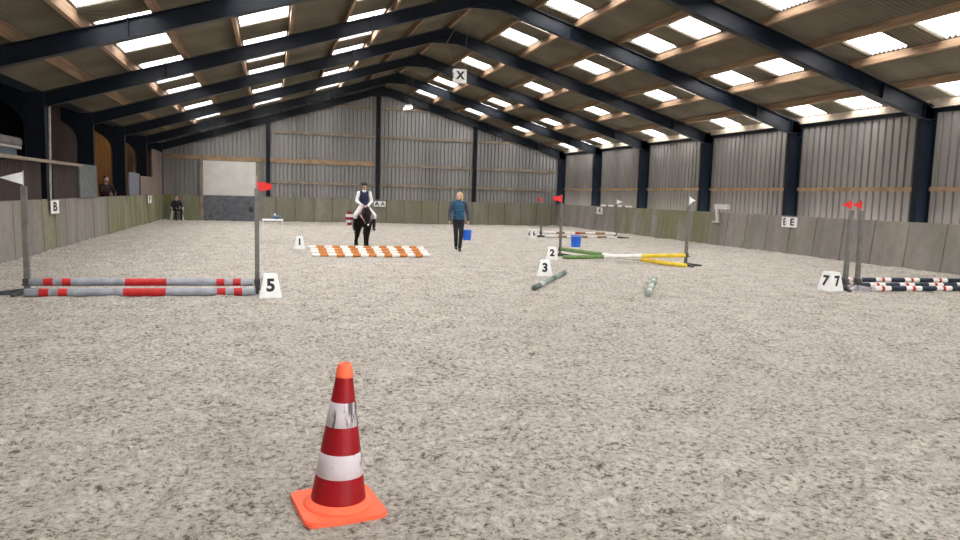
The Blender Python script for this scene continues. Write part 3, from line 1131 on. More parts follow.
# obstacle two, green white yellow cross
stand((7.89, 18.72, 0), 0.5, 'grey jump stand with a red flag behind the number 2 marker', 1.50, 0.055, M_redflag, (-0.33, 0.06), [(-0.5, 0.05), (0.3, -0.2), (0.1, 0.35)], 0.21, (0.22,), blunt=0.35)
stand((10.19, 15.92, 0), 0.5, 'grey jump stand with a white pennant at the yellow end of the cross', 1.54, 0.065, M_whiteflag, (0.24, -0.05), [(0.42, -0.22), (-0.15, -0.3), (0.1, 0.35)], 0.22, (0.30,))
g3 = frac([(1.22, 0), (1.05, 1), (1.15, 2)])
pole('jump_pole', (7.86, 18.57, 0.21), (10.02, 15.60, 0.035), 0.054, g3, [M_pgreen, M_pwhite, M_pyellow], 'green, white and yellow pole with its green end raised in the stand', 'green, white and yellow poles of the cross')
pole('jump_pole', (7.66, 17.95, 0.03), (10.06, 15.74, 0.285), 0.054, g3, [M_pgreen, M_pwhite, M_pyellow], 'green, white and yellow pole with its yellow end raised in the stand', 'green, white and yellow poles of the cross')

# obstacle six, far right
stand((10.78, 27.70, 0), 0, 'far grey jump stand with a faint red flag beside the number 6 marker', 1.42, 0.065, M_redflag, (-0.25, 0.0), [(-0.3, -0.1), (0.25, -0.15), (0, 0.3)], 0.2, (0.2,))
stand((14.13, 27.56, 0), 0, 'far grey jump stand with a white pennant in front of the letter K sign', 1.42, 0.07, M_whiteflag, (0.27, 0.0), [(0.55, -0.2), (-0.25, -0.15), (0, 0.3)], 0.2, (0.2,))
w6 = frac([(.55, 0), (.38, 1), (.45, 0), (.18, 2), (.28, 1), (.44, 0), (.42, 1), (.50, 0)])
pole('jump_pole', (10.83, 27.56, 0.19), (14.06, 27.40, 0.19), 0.05, w6, [M_pwhite, M_pbrown, M_red], 'white pole with brown bands at marker 6, the upper one in the cups', 'white and brown poles of the far obstacle')
pole('jump_pole', (10.85, 27.36, 0.04), (14.05, 27.22, 0.04), 0.05, w6, [M_pwhite, M_pbrown, M_red], 'white pole with brown bands at marker 6, the lower one on the sand', 'white and brown poles of the far obstacle')

# obstacle seven, right edge
star = [(-0.30, -0.16), (0.42, -0.16), (0.05, -0.34), (0.03, 0.36)]
stand((10.83, 11.30, 0), 0, 'grey leaning jump stand with a red flag, nearest the number 7 marker', 1.56, 0.072, M_redflag, (-0.27, -0.03), [(-0.12, -0.28), (0.2, 0.12), (-0.06, 0.36)], 0.18, (0.19,), lean=(0.02, 0))
stand((11.19, 11.36, 0), 0, 'grey upright jump stand with a red flag and a pale star foot', 1.56, 0.072, M_redflag, (-0.27, -0.03), star, 0.18, (0.19,), foot_mat=M_lightiron, lean=(-0.035, 0))


def navy(n, k0):
    L_ = []
    k = k0
    for i in range(n):
        if k:
            L_.append((0.36, 1))
        else:
            L_ += [(0.155, 0), (0.07, 2), (0.155, 0)]
        k = 1 - k
    return frac(L_)


pole('jump_pole', (11.27, 12.15, 0.10), (14.55, 11.95, 0.075), 0.05, navy(9, 1), [M_pwhite, M_pnavy, M_red], 'navy and white banded pole at the right picture edge, the farther one', 'navy and white poles at the right edge')
pole('jump_pole', (11.37, 11.12, 0.045), (14.55, 10.85, 0.05), 0.052, navy(9, 0), [M_pwhite, M_pnavy, M_red], 'navy and white banded pole at the right picture edge, the nearest one', 'navy and white poles at the right edge')
pole('jump_pole', (11.38, 11.62, 0.045), (14.55, 11.40, 0.05), 0.05, navy(9, 1), [M_pwhite, M_pnavy, M_red], 'navy and white banded pole at the right picture edge, lying between the two others', 'navy and white poles at the right edge')

# trotting poles on the ground
gp = frac([(.45, 1), (.3, 2), (.7, 0), (.35, 1), (.6, 0), (.5, 1)])
pole('ground_pole', (4.50, 11.80, 0.03), (6.15, 14.28, 0.03), 0.05, gp, [M_pteal, M_pdark, M_ppale], 'worn dark green ground pole lying in front of the number 3 marker', 'worn green ground poles')
gp2 = frac([(.35, 0), (.3, 2), (.25, 0), (.5, 2), (.5, 0), (.35, 2), (.4, 0)])
pole('ground_pole', (6.20, 10.78, 0.03), (7.68, 13.12, 0.03), 0.05, gp2, [M_pteal, M_pdark, M_ppale], 'worn pale green ground pole alone in the sand right of the other', 'worn green ground poles')

# orange and white poles in front of the horse
ob = []
for k in range(15):
    ob.append((0.235, 0 if k % 2 == 0 else 1))
ow = ['nearest', 'second nearest', 'second farthest', 'farthest']
for k, (y, xa, xb) in enumerate(((18.35, 0.99, 4.04), (19.2, 1.0, 4.16), (20.1, 1.03, 4.30), (21.0, 1.02, 4.42))):
    pole('ground_pole', (xa, y, 0.03), (xb, y + 0.03, 0.03), 0.052, frac(ob), [M_pwhite, M_porange], '%s of the four orange and white ground poles before the horse' % ow[k], 'orange and white ground poles before the horse')


# ------------------------------------------------------------------ number markers
def marker(loc, rz, digit, label, h=0.40, b=0.37, tp=0.22):
    t = thing('number_marker', label, 'number marker', loc, rz, 'white number markers')
    mb = MB()
    B, T_ = b / 2, tp / 2
    mb.hull8([(-B, -B, 0), (B, -B, 0), (B, B, 0), (-B, B, 0), (-T_, -T_, h), (T_, -T_, h), (T_, T_, h), (-T_, T_, h)])
    bmesh.ops.bevel(mb.bm, geom=list(mb.bm.edges), offset=0.012, segments=2, affect='EDGES')
    mb.build('body', M_white, t)
    mid = (B + T_) / 2
    sl = math.atan2(B - T_, h)
    for k in range(4):
        R = Euler((0, 0, k * PI / 2)).to_matrix().to_4x4() @ Matrix.Translation((0, -mid + 0.005, h * 0.53)) @ Euler((PI / 2 - sl, 0, 0)).to_matrix().to_4x4() @ Matrix.Translation((0, 0, 0.006))
        text('digit', digit, 0.72 * h, M_black, t, R, 0.007 if digit == '6' else 0.011)
    return t


marker((-0.015, 11.40, -0.01), 0.05, '5', 'white number marker 5 at the red flagged stand on the left', h=0.365, b=0.345, tp=0.20)
marker((0.78, 21.0, -0.01), 0.0, '1', 'white number marker 1 at the left end of the orange and white poles', h=0.36, b=0.34, tp=0.18)
marker((7.25, 17.75, -0.01), -0.35, '2', 'white number marker 2 beside the green end of the cross', h=0.34, b=0.34)
marker((5.56, 13.98, -0.01), -0.35, '3', 'white number marker 3 above the worn green ground pole', h=0.345, b=0.35, tp=0.2)
marker((10.09, 26.9, -0.01), 0.3, '6', 'small white number marker 6 at the far obstacle', h=0.36, b=0.32)
marker((10.47, 11.28, -0.01), 0.12, '7', 'white number marker 7 at the right obstacle, showing two faces', h=0.37, b=0.35, tp=0.23)

# ------------------------------------------------------------------ traffic cone
cn = thing('traffic_cone', 'red and white banded traffic cone on an orange base in the foreground sand', 'traffic cone', (0.335, 3.665, -0.012), math.radians(10), scale=0.985)
cn.rotation_euler[1] = math.radians(2.4)
HB = 0.217
mb = MB()
prof = []
n_c = 8
pts = []
for cx, cy, a0 in ((HB - .05, HB - .05, 0), (-HB + .05, HB - .05, 90), (-HB + .05, -HB + .05, 180), (HB - .05, -HB + .05, 270)):
    for k in range(n_c + 1):
        a = math.radians(a0 + 90 * k / n_c)
        pts.append((cx + .05 * math.cos(a), cy + .05 * math.sin(a)))
mb.prism(pts, 'z', 0.0, 0.030)
bmesh.ops.bevel(mb.bm, geom=[e for e in mb.bm.edges if abs(e.verts[0].co.z - e.verts[1].co.z) < 1e-5], offset=0.007, segments=2, affect='EDGES')
for sx in (-1, 1):
    for sy in (-1, 1):
        mb.box((sx * 0.17 - 0.03, sy * 0.17 - 0.03, -0.015), (sx * 0.17 + 0.03, sy * 0.17 + 0.03, 0.001))
mb.build('base', M_corange, cn, smooth=False)
mb = MB()
mb.lathe([(0.183, 0.026), (0.181, 0.036), (0.172, 0.045), (0.160, 0.050), (0.152, 0.056), (0.141, 0.066)], 56)
mb.build('collar', M_corange, cn)


def cr(z):
    return 0.143 + (0.036 - 0.143) * (z - 0.075) / (0.775 - 0.075)


cz = [0.072, 0.225, 0.228, 0.356, 0.359, 0.475, 0.478, 0.602, 0.605, 0.728]
mb = MB()
pr_ = []
mi = []
for k in range(0, 40):
    z = 0.055 + (0.722 - 0.055) * k / 39
    pr_.append((cr(z), z))
for k in range(39):
    z = 0.070 + (0.728 - 0.070) * (k + .5) / 39
    mi.append(0)
mb.lathe(pr_, 56, mi)
mb.build('body', M_cred, cn)
for a, b in ((0.195, 0.318), (0.459, 0.587)):
    mb = MB()
    mb.lathe([(cr(a) + 0.0005, a), (cr(a) + 0.0022, a + 0.002), (cr(b) + 0.0022, b - 0.002), (cr(b) + 0.0005, b)], 56)
    o = mb.build('reflective_band', M_cwhite, cn)
    o['label'] = 'scuffed white reflective band'
mb = MB()
mb.lathe([(cr(0.715) + 0.001, 0.715), (cr(0.722) + 0.003, 0.722), (cr(0.765) + 0.002, 0.770), (0.034, 0.782), (0.029, 0.789), (0.021, 0.786), (0.019, 0.74)], 40)
mb.build('tip', M_corange, cn)


# ------------------------------------------------------------------ buckets, table, chair
def bucket(name, loc, rz, label, r0, r1, h, handle_up, material=M_blue, cat='bucket'):
    t = thing(name, label, cat, loc, rz)
    mb = MB()
    mb.lathe([(r0, 0.0), (r0 * 1.01, 0.01), (r1, h - 0.03), (r1 + 0.008, h - 0.025), (r1 + 0.008, h), (r1 - 0.006, h), (r0 - 0.006, 0.02), (0.01, 0.018)], 28)
    mb.build('tub', material, t)
    mb = MB()
    P = []
    for k in range(11):
        a = PI * k / 10
        P.append((math.cos(a) * (r1 + 0.005), 0.0 if handle_up else -math.sin(a) * (r1 + .015) * 0.95, h - 0.03 + (math.sin(a) * handle_up if handle_up else 0)))
    mb.path(P, 0.006, 6)
    mb.build('handle', M_white, t)
    return t


bucket('bucket', (9.97, 22.30, -0.015), 0.2, 'blue bucket standing on the sand in front of the far white and brown poles', 0.155, 0.18, 0.40, 0)

tb = thing('folding_table', 'small white table standing alone in the sand left of marker 1', 'table', (0.05, 23.5, 0))
mb = MB()
mb.box((-0.32, -0.30, 0.68), (0.32, 0.30, 0.715), 0.01)
mb.build('tabletop', M_white, tb)
for sx in (-1, 1):
    for sy in (-1, 1):
        mb = MB()
        mb.tube((sx * 0.29, sy * 0.26, 0.0), (sx * 0.28, sy * 0.25, 0.68), 0.013, n=8)
        mb.ell((sx * 0.29, sy * 0.26, 0.005), (0.035, 0.035, 0.015))
        mb.build('leg', M_white, tb)
bt = thing('bottle', 'small blue bottle with a pale cap lying on the white table', 'bottle', (0.17, 23.46, 0.715))
mb = MB()
mb.ell((0, 0, 0.07), (0.13, 0.09, 0.07))
mb.build('body', mat('dull_blue_plastic', (0.08, 0.16, 0.24), 0.5), bt, smooth=True)
mb = MB()
mb.ell((-0.06, -0.03, 0.15), (0.045, 0.045, 0.045))
mb.build('cap', M_ppale, bt, smooth=True)


# ------------------------------------------------------------------ people
def hand(mb, wrist, d, side, curl, s=1.0):
    """palm with four unequal bent fingers and a thumb; d = pointing direction, side = direction towards the thumb, curl = direction the fingers close to"""
    w, d, sd, c = Vector(wrist), Vector(d).normalized(), Vector(side).normalized(), Vector(curl).normalized()
    pe = w + d * 0.085 * s
    for k in (-1.5, -0.5, 0.5, 1.5):
        mb.cap(w + sd * k * 0.012 * s, pe + sd * k * 0.021 * s, 0.014 * s, 0.012 * s, 8)
    for k, l in ((1.5, 0.9), (0.5, 1.0), (-0.5, 0.93), (-1.5, 0.72)):
        b = pe + sd * k * 0.0215 * s
        m1 = b + (d * 0.8 + c * 0.5).normalized() * 0.042 * l * s
        m2 = m1 + (d * 0.1 + c).normalized() * 0.036 * l * s
        mb.cap(b, m1, 0.0095 * s, 0.009 * s, 8)
        mb.cap(m1, m2, 0.009 * s, 0.008 * s, 8)
    tb_ = w + d * 0.025 * s + sd * 0.024 * s
    t1 = tb_ + (d * 0.6 + sd * 0.7 + c * 0.3).normalized() * 0.042 * s
    t2 = t1 + (d * 0.7 + c * 0.7).normalized() * 0.032 * s
    mb.cap(tb_, t1, 0.012 * s, 0.0105 * s, 8)
    mb.cap(t1, t2, 0.0105 * s, 0.009 * s, 8)


def head_shape(mb, c, R):
    """c = centre of the head; R turns the head (local front -Y)"""
    def P(x, y, z):
        return Vector(c) + R @ Vector((x, y, z))
    e = R.to_euler()
    mb.ell(P(0, 0.012, 0.025), (0.076, 0.094, 0.092), e)
    mb.ell(P(0, -0.028, -0.045), (0.057, 0.060, 0.070), e)
    mb.ell(P(0, -0.055, -0.092), (0.030, 0.028, 0.024), e)
    mb.cap(P(0, -0.083, 0.012), P(0, -0.108, -0.028), 0.010, 0.015, 8)
    for s in (-1, 1):
        mb.ell(P(s * 0.077, 0.008, -0.012), (0.010, 0.020, 0.032), e)
        mb.ell(P(s * 0.032, -0.072, -0.030), (0.026, 0.020, 0.022), e)
        mb.cap(P(s * 0.012, -0.086, 0.030), P(s * 0.048, -0.070, 0.030), 0.010, 0.009, 8)
    mb.ell(P(0, -0.083, -0.062), (0.022, 0.010, 0.010), e)


def face_parts(par, c, R):
    def P(x, y, z):
        return Vector(c) + R @ Vector((x, y, z))
    for s in (-1, 1):
        mb = MB()
        mb.ell(P(s * 0.031, -0.080, 0.008), (0.012, 0.010, 0.007), R.to_euler())
        mb.build('eye', M_eye, par, True)
    mb = MB()
    mb.ell(P(0, -0.093, -0.062), (0.022, 0.005, 0.006), R.to_euler())
    mb.build('mouth', M_lip, par, True)


def Rz(a, tilt=0.0):
    return Euler((tilt, 0, a)).to_matrix()


# walking person with blonde hair and a blue bucket
wk = thing('person', 'person with blonde hair in a blue jacket walking across the sand with a bucket', 'person', (5.30, 20.30, -0.005), YAW * -1 + 0.1)
hc, hr = Vector((0, -0.02, 1.615)), Rz(-0.6)
LS, LE, LW = Vector((0.185, 0, 1.41)), Vector((0.262, 0.03, 1.13)), Vector((0.285, -0.03, 0.90))
RS, RE_, RW = Vector((-0.185, 0, 1.41)), Vector((-0.268, 0.05, 1.13)), Vector((-0.275, -0.06, 0.90))
legs = ((Vector((0.085, 0, 0.92)), Vector((0.075, -0.09, 0.50)), Vector((0.045, -0.07, 0.085))),
        (Vector((-0.085, 0, 0.92)), Vector((-0.07, 0.03, 0.50)), Vector((-0.045, 0.22, 0.12))))
mb = MB()
mb.cap((0, 0.01, 1.40), hc + Vector((0, 0.01, -0.06)), 0.055, 0.052)
head_shape(mb, hc, hr)
mb.ell((0, 0, 1.28), (0.15, 0.095, 0.20)); mb.ell((0, 0, 1.02), (0.14, 0.09, 0.18))
for a, b, c in ((LS, LE, LW), (RS, RE_, RW)):
    mb.cap(a, b, 0.045, 0.036); mb.cap(b, c, 0.036, 0.024)
hand(mb, LW, (0.02, 0, -1), (0, -1, 0), (-1, 0, 0))
hand(mb, RW, (0, -0.1, -1), (0, -1, 0), (1, 0, 0))
for a, b, c in legs:
    mb.cap(a, b, 0.075, 0.05); mb.cap(b, c, 0.05, 0.033)
    mb.cap(c + Vector((0, 0.02, -0.03)), c + Vector((0, -0.14, -0.045)), 0.035, 0.028)
mb.blob('body', M_skin, wk, 0.009, 2)
face_parts(wk, hc, hr)
mb = MB()
mb.ell(hc + hr @ Vector((0, 0.03, 0.04)), (0.090, 0.098, 0.092))
mb.cap(hc + hr @ Vector((0.02, 0.085, 0.02)), hc + hr @ Vector((0.03, 0.10, -0.20)), 0.062, 0.035)
mb.cap(hc + hr @ Vector((0.07, 0.02, 0.03)), hc + hr @ Vector((0.075, 0.03, -0.16)), 0.030, 0.022)
mb.cap(hc + hr @ Vector((-0.07, 0.02, 0.03)), hc + hr @ Vector((-0.072, 0.04, -0.10)), 0.026, 0.018)
mb.blob('hair', M_blonde, wk, 0.010, 2)
mb = MB()
mb.ell((0, 0, 1.27), (0.185, 0.135, 0.235)); mb.ell((0, 0, 1.02), (0.180, 0.135, 0.155)); mb.cap((-0.13, 0, 1.42), (0.13, 0, 1.42), 0.075)
mb.cap((0, 0.01, 1.42), (0, 0, 1.50), 0.082, 0.075)
for z in (0.95, 1.03, 1.11, 1.19, 1.27, 1.35):
    mb.ell((0, 0, z), (0.19, 0.142, 0.028))
o = mb.blob('jacket_vest', M_teal, wk, 0.011, 1)
for a, b, c in ((LS, LE, LW), (RS, RE_, RW)):
    mb = MB()
    mb.cap(a, b, 0.068, 0.055); mb.cap(b, c + Vector((0, 0, 0.02)), 0.055, 0.040)
    mb.blob('sleeve', M_sleeve, wk, 0.010, 2)
mb = MB()
for a, b, c in legs:
    mb.cap(a, b, 0.095, 0.066); mb.cap(b, c + Vector((0, 0, 0.015)), 0.066, 0.052)
mb.ell((0, 0, 0.93), (0.165, 0.115, 0.12))
mb.blob('trousers', M_trous, wk, 0.011, 2)
for k, (a, b, c) in enumerate(legs):
    mb = MB()
    mb.cap(c + Vector((0, 0.03, -0.035)), c + Vector((0, -0.15, -0.05)), 0.047, 0.038)
    mb.cap(c + Vector((0, 0.0, -0.02)), c + Vector((0, 0.0, 0.06)), 0.046, 0.046)
    mb.blob('shoe', M_brshoe, wk, 0.010, 2)
wm = wk.matrix_basis.copy()
bk_l = Matrix.LocRotScale(wk.location, wk.rotation_euler, None) @ Vector((0.255, -0.045, 0.335))
bucket('bucket', bk_l, -0.1, 'blue bucket carried by the walking person in a blue jacket', 0.115, 0.13, 0.30, 0.185)

# ---- pony and rider
HX, HY, HA = 2.70, 21.56, math.radians(1)
hs = thing('horse', 'small black horse with a white star walking up to the orange and white poles', 'horse', (HX, HY, -0.008), HA)
mb = MB()
mb.ell((0, 0.38, 0.83), (0.235, 0.50, 0.245)); mb.ell((0, -0.06, 0.83), (0.195, 0.24, 0.235)); mb.ell((0, 0.78, 0.87), (0.225, 0.28, 0.235))
mb.cap((0, 0.02, 1.01), (0, 0.75, 0.99), 0.085, 0.11)
mb.cap((0, -0.08, 0.94), (0, -0.42, 1.10), 0.165, 0.105)
mb.cap((0, -0.05, 0.82), (0, -0.36, 1.00), 0.13, 0.09)
mb.cap((0, -0.47, 1.10), (0, -0.60, 0.90), 0.095, 0.080)
mb.cap((0, -0.58, 0.92), (0, -0.69, 0.70), 0.080, 0.058)
mb.ell((0, -0.55, 0.94), (0.090, 0.075, 0.11), (0.5, 0, 0)); mb.ell((0, -0.69, 0.68), (0.060, 0.055, 0.052))
for s in (-1, 1):
    mb.cap((s * 0.055, -0.45, 1.15), (s * 0.078, -0.455, 1.26), 0.030, 0.008)
    mb.ell((s * 0.035, -0.725, 0.69), (0.020, 0.016, 0.018)); mb.ell((s * 0.078, -0.545, 0.985), (0.022, 0.025, 0.022))
fl = (((-0.14, -0.04, 0.78), (-0.20, 0.06, 0.42), (-0.22, 0.20, 0.19), (-0.22, 0.20, 0.085)),
      ((0.11, -0.10, 0.78), (0.07, -0.18, 0.41), (0.05, -0.17, 0.15), (0.05, -0.22, 0.055)))
for a, b, c, d in fl:
    mb.cap(a, b, 0.12, 0.068); mb.ell(b, (0.068, 0.07, 0.072)); mb.cap(b, c, 0.058, 0.052); mb.ell(c, (0.060, 0.062, 0.06)); mb.cap(c, d, 0.055, 0.058)
hl = (((-0.13, 0.80, 0.84), (-0.14, 0.62, 0.60), (-0.13, 0.92, 0.40), (-0.13, 0.86, 0.15), (-0.13, 0.81, 0.055)),
      ((0.13, 0.80, 0.84), (0.14, 0.58, 0.60), (0.13, 0.84, 0.39), (0.13, 0.74, 0.15), (0.13, 0.68, 0.055)))
for a, b, c, d, e in hl:
    mb.cap(a, b, 0.165, 0.105); mb.cap(b, c, 0.095, 0.056); mb.ell(c, (0.05, 0.06, 0.06)); mb.cap(c, d, 0.050, 0.041); mb.cap(d, e, 0.042, 0.047)
mb.blob('body', M_horse, hs, 0.014, 3)
for d in [l[-1] for l in fl] + [l[-1] for l in hl]:
    mb = MB()
    mb.tube((d[0], d[1] - 0.012, d[2] - 0.055), (d[0], d[1], d[2] + 0.01), 0.064, 0.050, 18)
    mb.build('hoof', M_hoof, hs)
mb = MB()
for k in range(9):
    a = k / 8
    p = Vector((0.02, 0.0, 1.08)).lerp(Vector((0.01, -0.46, 1.22)), a)
    mb.cap(p, p + Vector((0.13, -0.03, -0.17)), 0.035, 0.018, 8)
mb.cap((0, -0.46, 1.20), (0.0, -0.575, 1.04), 0.040, 0.022)
mb.cap((0.03, -0.47, 1.19), (0.03, -0.575, 1.06), 0.030, 0.018)
mb.blob('mane', M_mane, hs, 0.012, 1)
mb = MB()
mb.path([(0, 1.00, 0.98), (0, 1.10, 0.92), (-0.02, 1.16, 0.72), (-0.03, 1.16, 0.45), (-0.03, 1.13, 0.22)], [0.04, 0.06, 0.085, 0.075, 0.025], 12)
mb.build('tail', M_mane, hs, True)
mb = MB()
mb.ell((0.0, -0.655, 0.86), (0.030, 0.014, 0.045), (0.45, 0, 0)); mb.ell((0, -0.735, 0.71), (0.028, 0.016, 0.035), (0.3, 0, 0))
o = mb.build('face_marking', M_white, hs, True)
o['label'] = 'white star and snip on the face'
for s in (-1, 1):
    mb = MB()
    mb.ell((s * 0.088, -0.555, 0.985), (0.014, 0.02, 0.017))
    mb.build('eye', M_eye, hs, True)
# tack
mb = MB()
for pts in ([(-0.09, -0.43, 1.13), (-0.105, -0.53, 1.06), (0, -0.60, 1.05), (0.105, -0.53, 1.06), (0.09, -0.43, 1.13)],
            [(-0.09, -0.60, 0.80), (-0.07, -0.67, 0.80), (0, -0.725, 0.82), (0.07, -0.67, 0.80), (0.09, -0.60, 0.80)],
            [(-0.105, -0.48, 1.10), (-0.098, -0.58, 0.95), (-0.075, -0.66, 0.76)], [(0.105, -0.48, 1.10), (0.098, -0.58, 0.95), (0.075, -0.66, 0.76)]):
    mb.path(pts, 0.010, 6)
bridle = mb.build('bridle', M_boot, hs)
mb = MB()
for s in (-1, 1):
    mb.path([(s * 0.072, -0.66, 0.74), (s * 0.13, -0.45, 0.92), (s * 0.14, -0.2, 1.08), (s * 0.06, -0.05, 1.20)], 0.008, 6)
mb.build('reins', M_pink, bridle)
mb = MB()
for s in (-1, 1):
    mb.path([(s * 0.185, 0.08, 1.04), (s * 0.18, -0.12, 1.02), (s * 0.13, -0.25, 0.93), (s * 0.05, -0.30, 0.82), (0, -0.31, 0.78)], 0.017, 8)
mb.build('breastplate', M_pink, hs)
mb = MB()
mb.path([(0, -0.08, 1.14), (0, 0.06, 1.12), (0, 0.24, 1.08), (0, 0.40, 1.10), (0, 0.48, 1.15)], [0.05, 0.09, 0.11, 0.12, 0.07], 14)
for s in (-1, 1):
    mb.hull8([(s * 0.19, 0.0, 0.74), (s * 0.255, 0.02, 0.74), (s * 0.255, 0.28, 0.74), (s * 0.20, 0.3, 0.74), (s * 0.05, 0.02, 1.13), (s * 0.10, 0.02, 1.14), (s * 0.10, 0.34, 1.13), (s * 0.05, 0.34, 1.12)])
saddle = mb.build('saddle', M_boot, hs, False)
# striped maroon and white saddle cloth hanging down both flanks
for s in (-1, 1):
    mb = MB()
    for k in range(6):
        mb.mi = 0 if k % 2 == 0 else 1
        z0, z1 = 1.06 - k * 0.085, 1.06 - (k + 1) * 0.085

        def bx(z):
            return 0.235 * math.sqrt(max(0.05, 1 - ((z - 0.82) / 0.27) ** 2)) + 0.035
        x0, x1 = bx(z0), bx(z1)
        mb.hull8([(s * (x1 - 0.012), 0.22, z1), (s * x1, 0.22, z1), (s * x1, 0.72, z1), (s * (x1 - 0.012), 0.72, z1),
                  (s * (x0 - 0.012), 0.22, z0), (s * x0, 0.22, z0), (s * x0, 0.72, z0), (s * (x0 - 0.012), 0.72, z0)])
    o = mb.build('saddle_cloth', [M_maroon, M_breech], hs)
    o['label'] = 'maroon and white striped saddle cloth'
mb = MB()
for k in range(5):
    mb.mi = k % 2
    z = 1.02 - k * 0.085
    rr = (0.075, 0.115, 0.13, 0.115, 0.07)[k]
    mb.tube((-0.385, 0.52, z - 0.0425), (-0.385, 0.52, z + 0.0425), rr, rr * 0.94, 18)
o = mb.build('rolled_cloth', [M_maroon, M_breech], hs)
o['label'] = 'rolled maroon and white striped cloth'
for s in (-1, 1):
    mb = MB()
    mb.path([(s * 0.23, 0.12, 0.95), (s * 0.27, 0.08, 0.60)], 0.012, 6)
    mb.path([(s * 0.27 - 0.05, 0.06, 0.48), (s * 0.27 - 0.04, 0.06, 0.56), (s * 0.27, 0.06, 0.60), (s * 0.27 + 0.04, 0.06, 0.56), (s * 0.27 + 0.05, 0.06, 0.48), (s * 0.27 - 0.05, 0.06, 0.48)], 0.008, 6)
    mb.build('stirrup', M_lightiron, saddle)

rd = thing('person', 'rider in a black helmet, navy vest and white breeches on the black horse', 'person', (HX, HY, 0), HA)
hc, hr = Vector((0, 0.10, 1.845)), Rz(-HA + 0.1)
LS, LE, LW = Vector((0.165, 0.13, 1.63)), Vector((0.225, 0.10, 1.38)), Vector((0.085, -0.10, 1.25))
RS, RE_, RW = Vector((-0.165, 0.13, 1.63)), Vector((-0.225, 0.10, 1.38)), Vector((-0.085, -0.10, 1.25))
legs = ((Vector((0.085, 0.16, 1.19)), Vector((0.285, -0.10, 0.96)), Vector((0.30, 0.09, 0.59))),
        (Vector((-0.085, 0.16, 1.19)), Vector((-0.285, -0.10, 0.96)), Vector((-0.30, 0.09, 0.59))))
mb = MB()
mb.cap((0, 0.13, 1.62), hc + Vector((0, 0.0, -0.05)), 0.048, 0.046)
head_shape(mb, hc, hr)
mb.ell((0, 0.14, 1.50), (0.13, 0.085, 0.17)); mb.ell((0, 0.15, 1.27), (0.125, 0.085, 0.14))
for a, b, c in ((LS, LE, LW), (RS, RE_, RW)):
    mb.cap(a, b, 0.038, 0.031); mb.cap(b, c, 0.031, 0.021)
hand(mb, LW, (-0.3, -1, -0.2), (0, 0, 1), (-1, 0, -0.2), 0.85)
hand(mb, RW, (0.3, -1, -0.2), (0, 0, 1), (1, 0, -0.2), 0.85)
for a, b, c in legs:
    mb.cap(a, b, 0.072, 0.047); mb.cap(b, c, 0.045, 0.030)
    mb.cap(c + Vector((0, 0.02, -0.04)), c + Vector((0, -0.14, -0.045)), 0.030, 0.025)
mb.blob('body', M_skin, rd, 0.009, 2)
face_parts(rd, hc, hr)
mb = MB()
mb.ell(hc + Vector((0, 0.012, 0.055)), (0.100, 0.122, 0.090)); mb.ell(hc + hr @ Vector((0, -0.11, 0.045)), (0.075, 0.055, 0.014))
helm = mb.blob('riding_helmet', M_helmet, rd, 0.009, 2)
mb = MB()
for s in (-1, 1):
    mb.path([hc + Vector((s * 0.083, 0.0, 0.04)), hc + Vector((s * 0.070, -0.02, -0.06)), hc + Vector((0, -0.055, -0.122))], 0.006, 6)
mb.build('chin_strap', M_boot, helm)
mb = MB()
mb.ell(hc + Vector((0, 0.07, -0.05)), (0.06, 0.05, 0.06))
mb.build('hair', M_hair, rd, True)
mb = MB()
mb.ell((0, 0.14, 1.50), (0.152, 0.112, 0.19)); mb.ell((0, 0.15, 1.30), (0.14, 0.108, 0.14)); mb.cap((-0.09, 0.135, 1.63), (0.09, 0.135, 1.63), 0.062)
mb.blob('vest', M_navy, rd, 0.010, 2)
for a, b, c in ((LS, LE, LW), (RS, RE_, RW)):
    mb = MB()
    mb.cap(a, b, 0.058, 0.048); mb.cap(b, c, 0.047, 0.033)
    mb.blob('shirt_sleeve', M_shirt, rd, 0.010, 2)
mb = MB()
mb.tube((0, 0.128, 1.655), (0, 0.118, 1.71), 0.068, 0.056, 20)
mb.build('collar', M_shirt, rd, True)
mb = MB()
for a, b, c in legs:
    mb.cap(a, b, 0.090, 0.062); mb.cap(b, b.lerp(c, 0.35), 0.062, 0.055)
mb.ell((0, 0.16, 1.20), (0.15, 0.12, 0.10))
mb.blob('breeches', M_breech, rd, 0.010, 2)
for a, b, c in legs:
    mb = MB()
    mb.cap(b.lerp(c, 0.25), c, 0.062, 0.046)
    mb.cap(c + Vector((0, 0.03, -0.05)), c + Vector((0, -0.16, -0.055)), 0.042, 0.034)
    mb.blob('riding_boot', M_boot, rd, 0.010, 2)

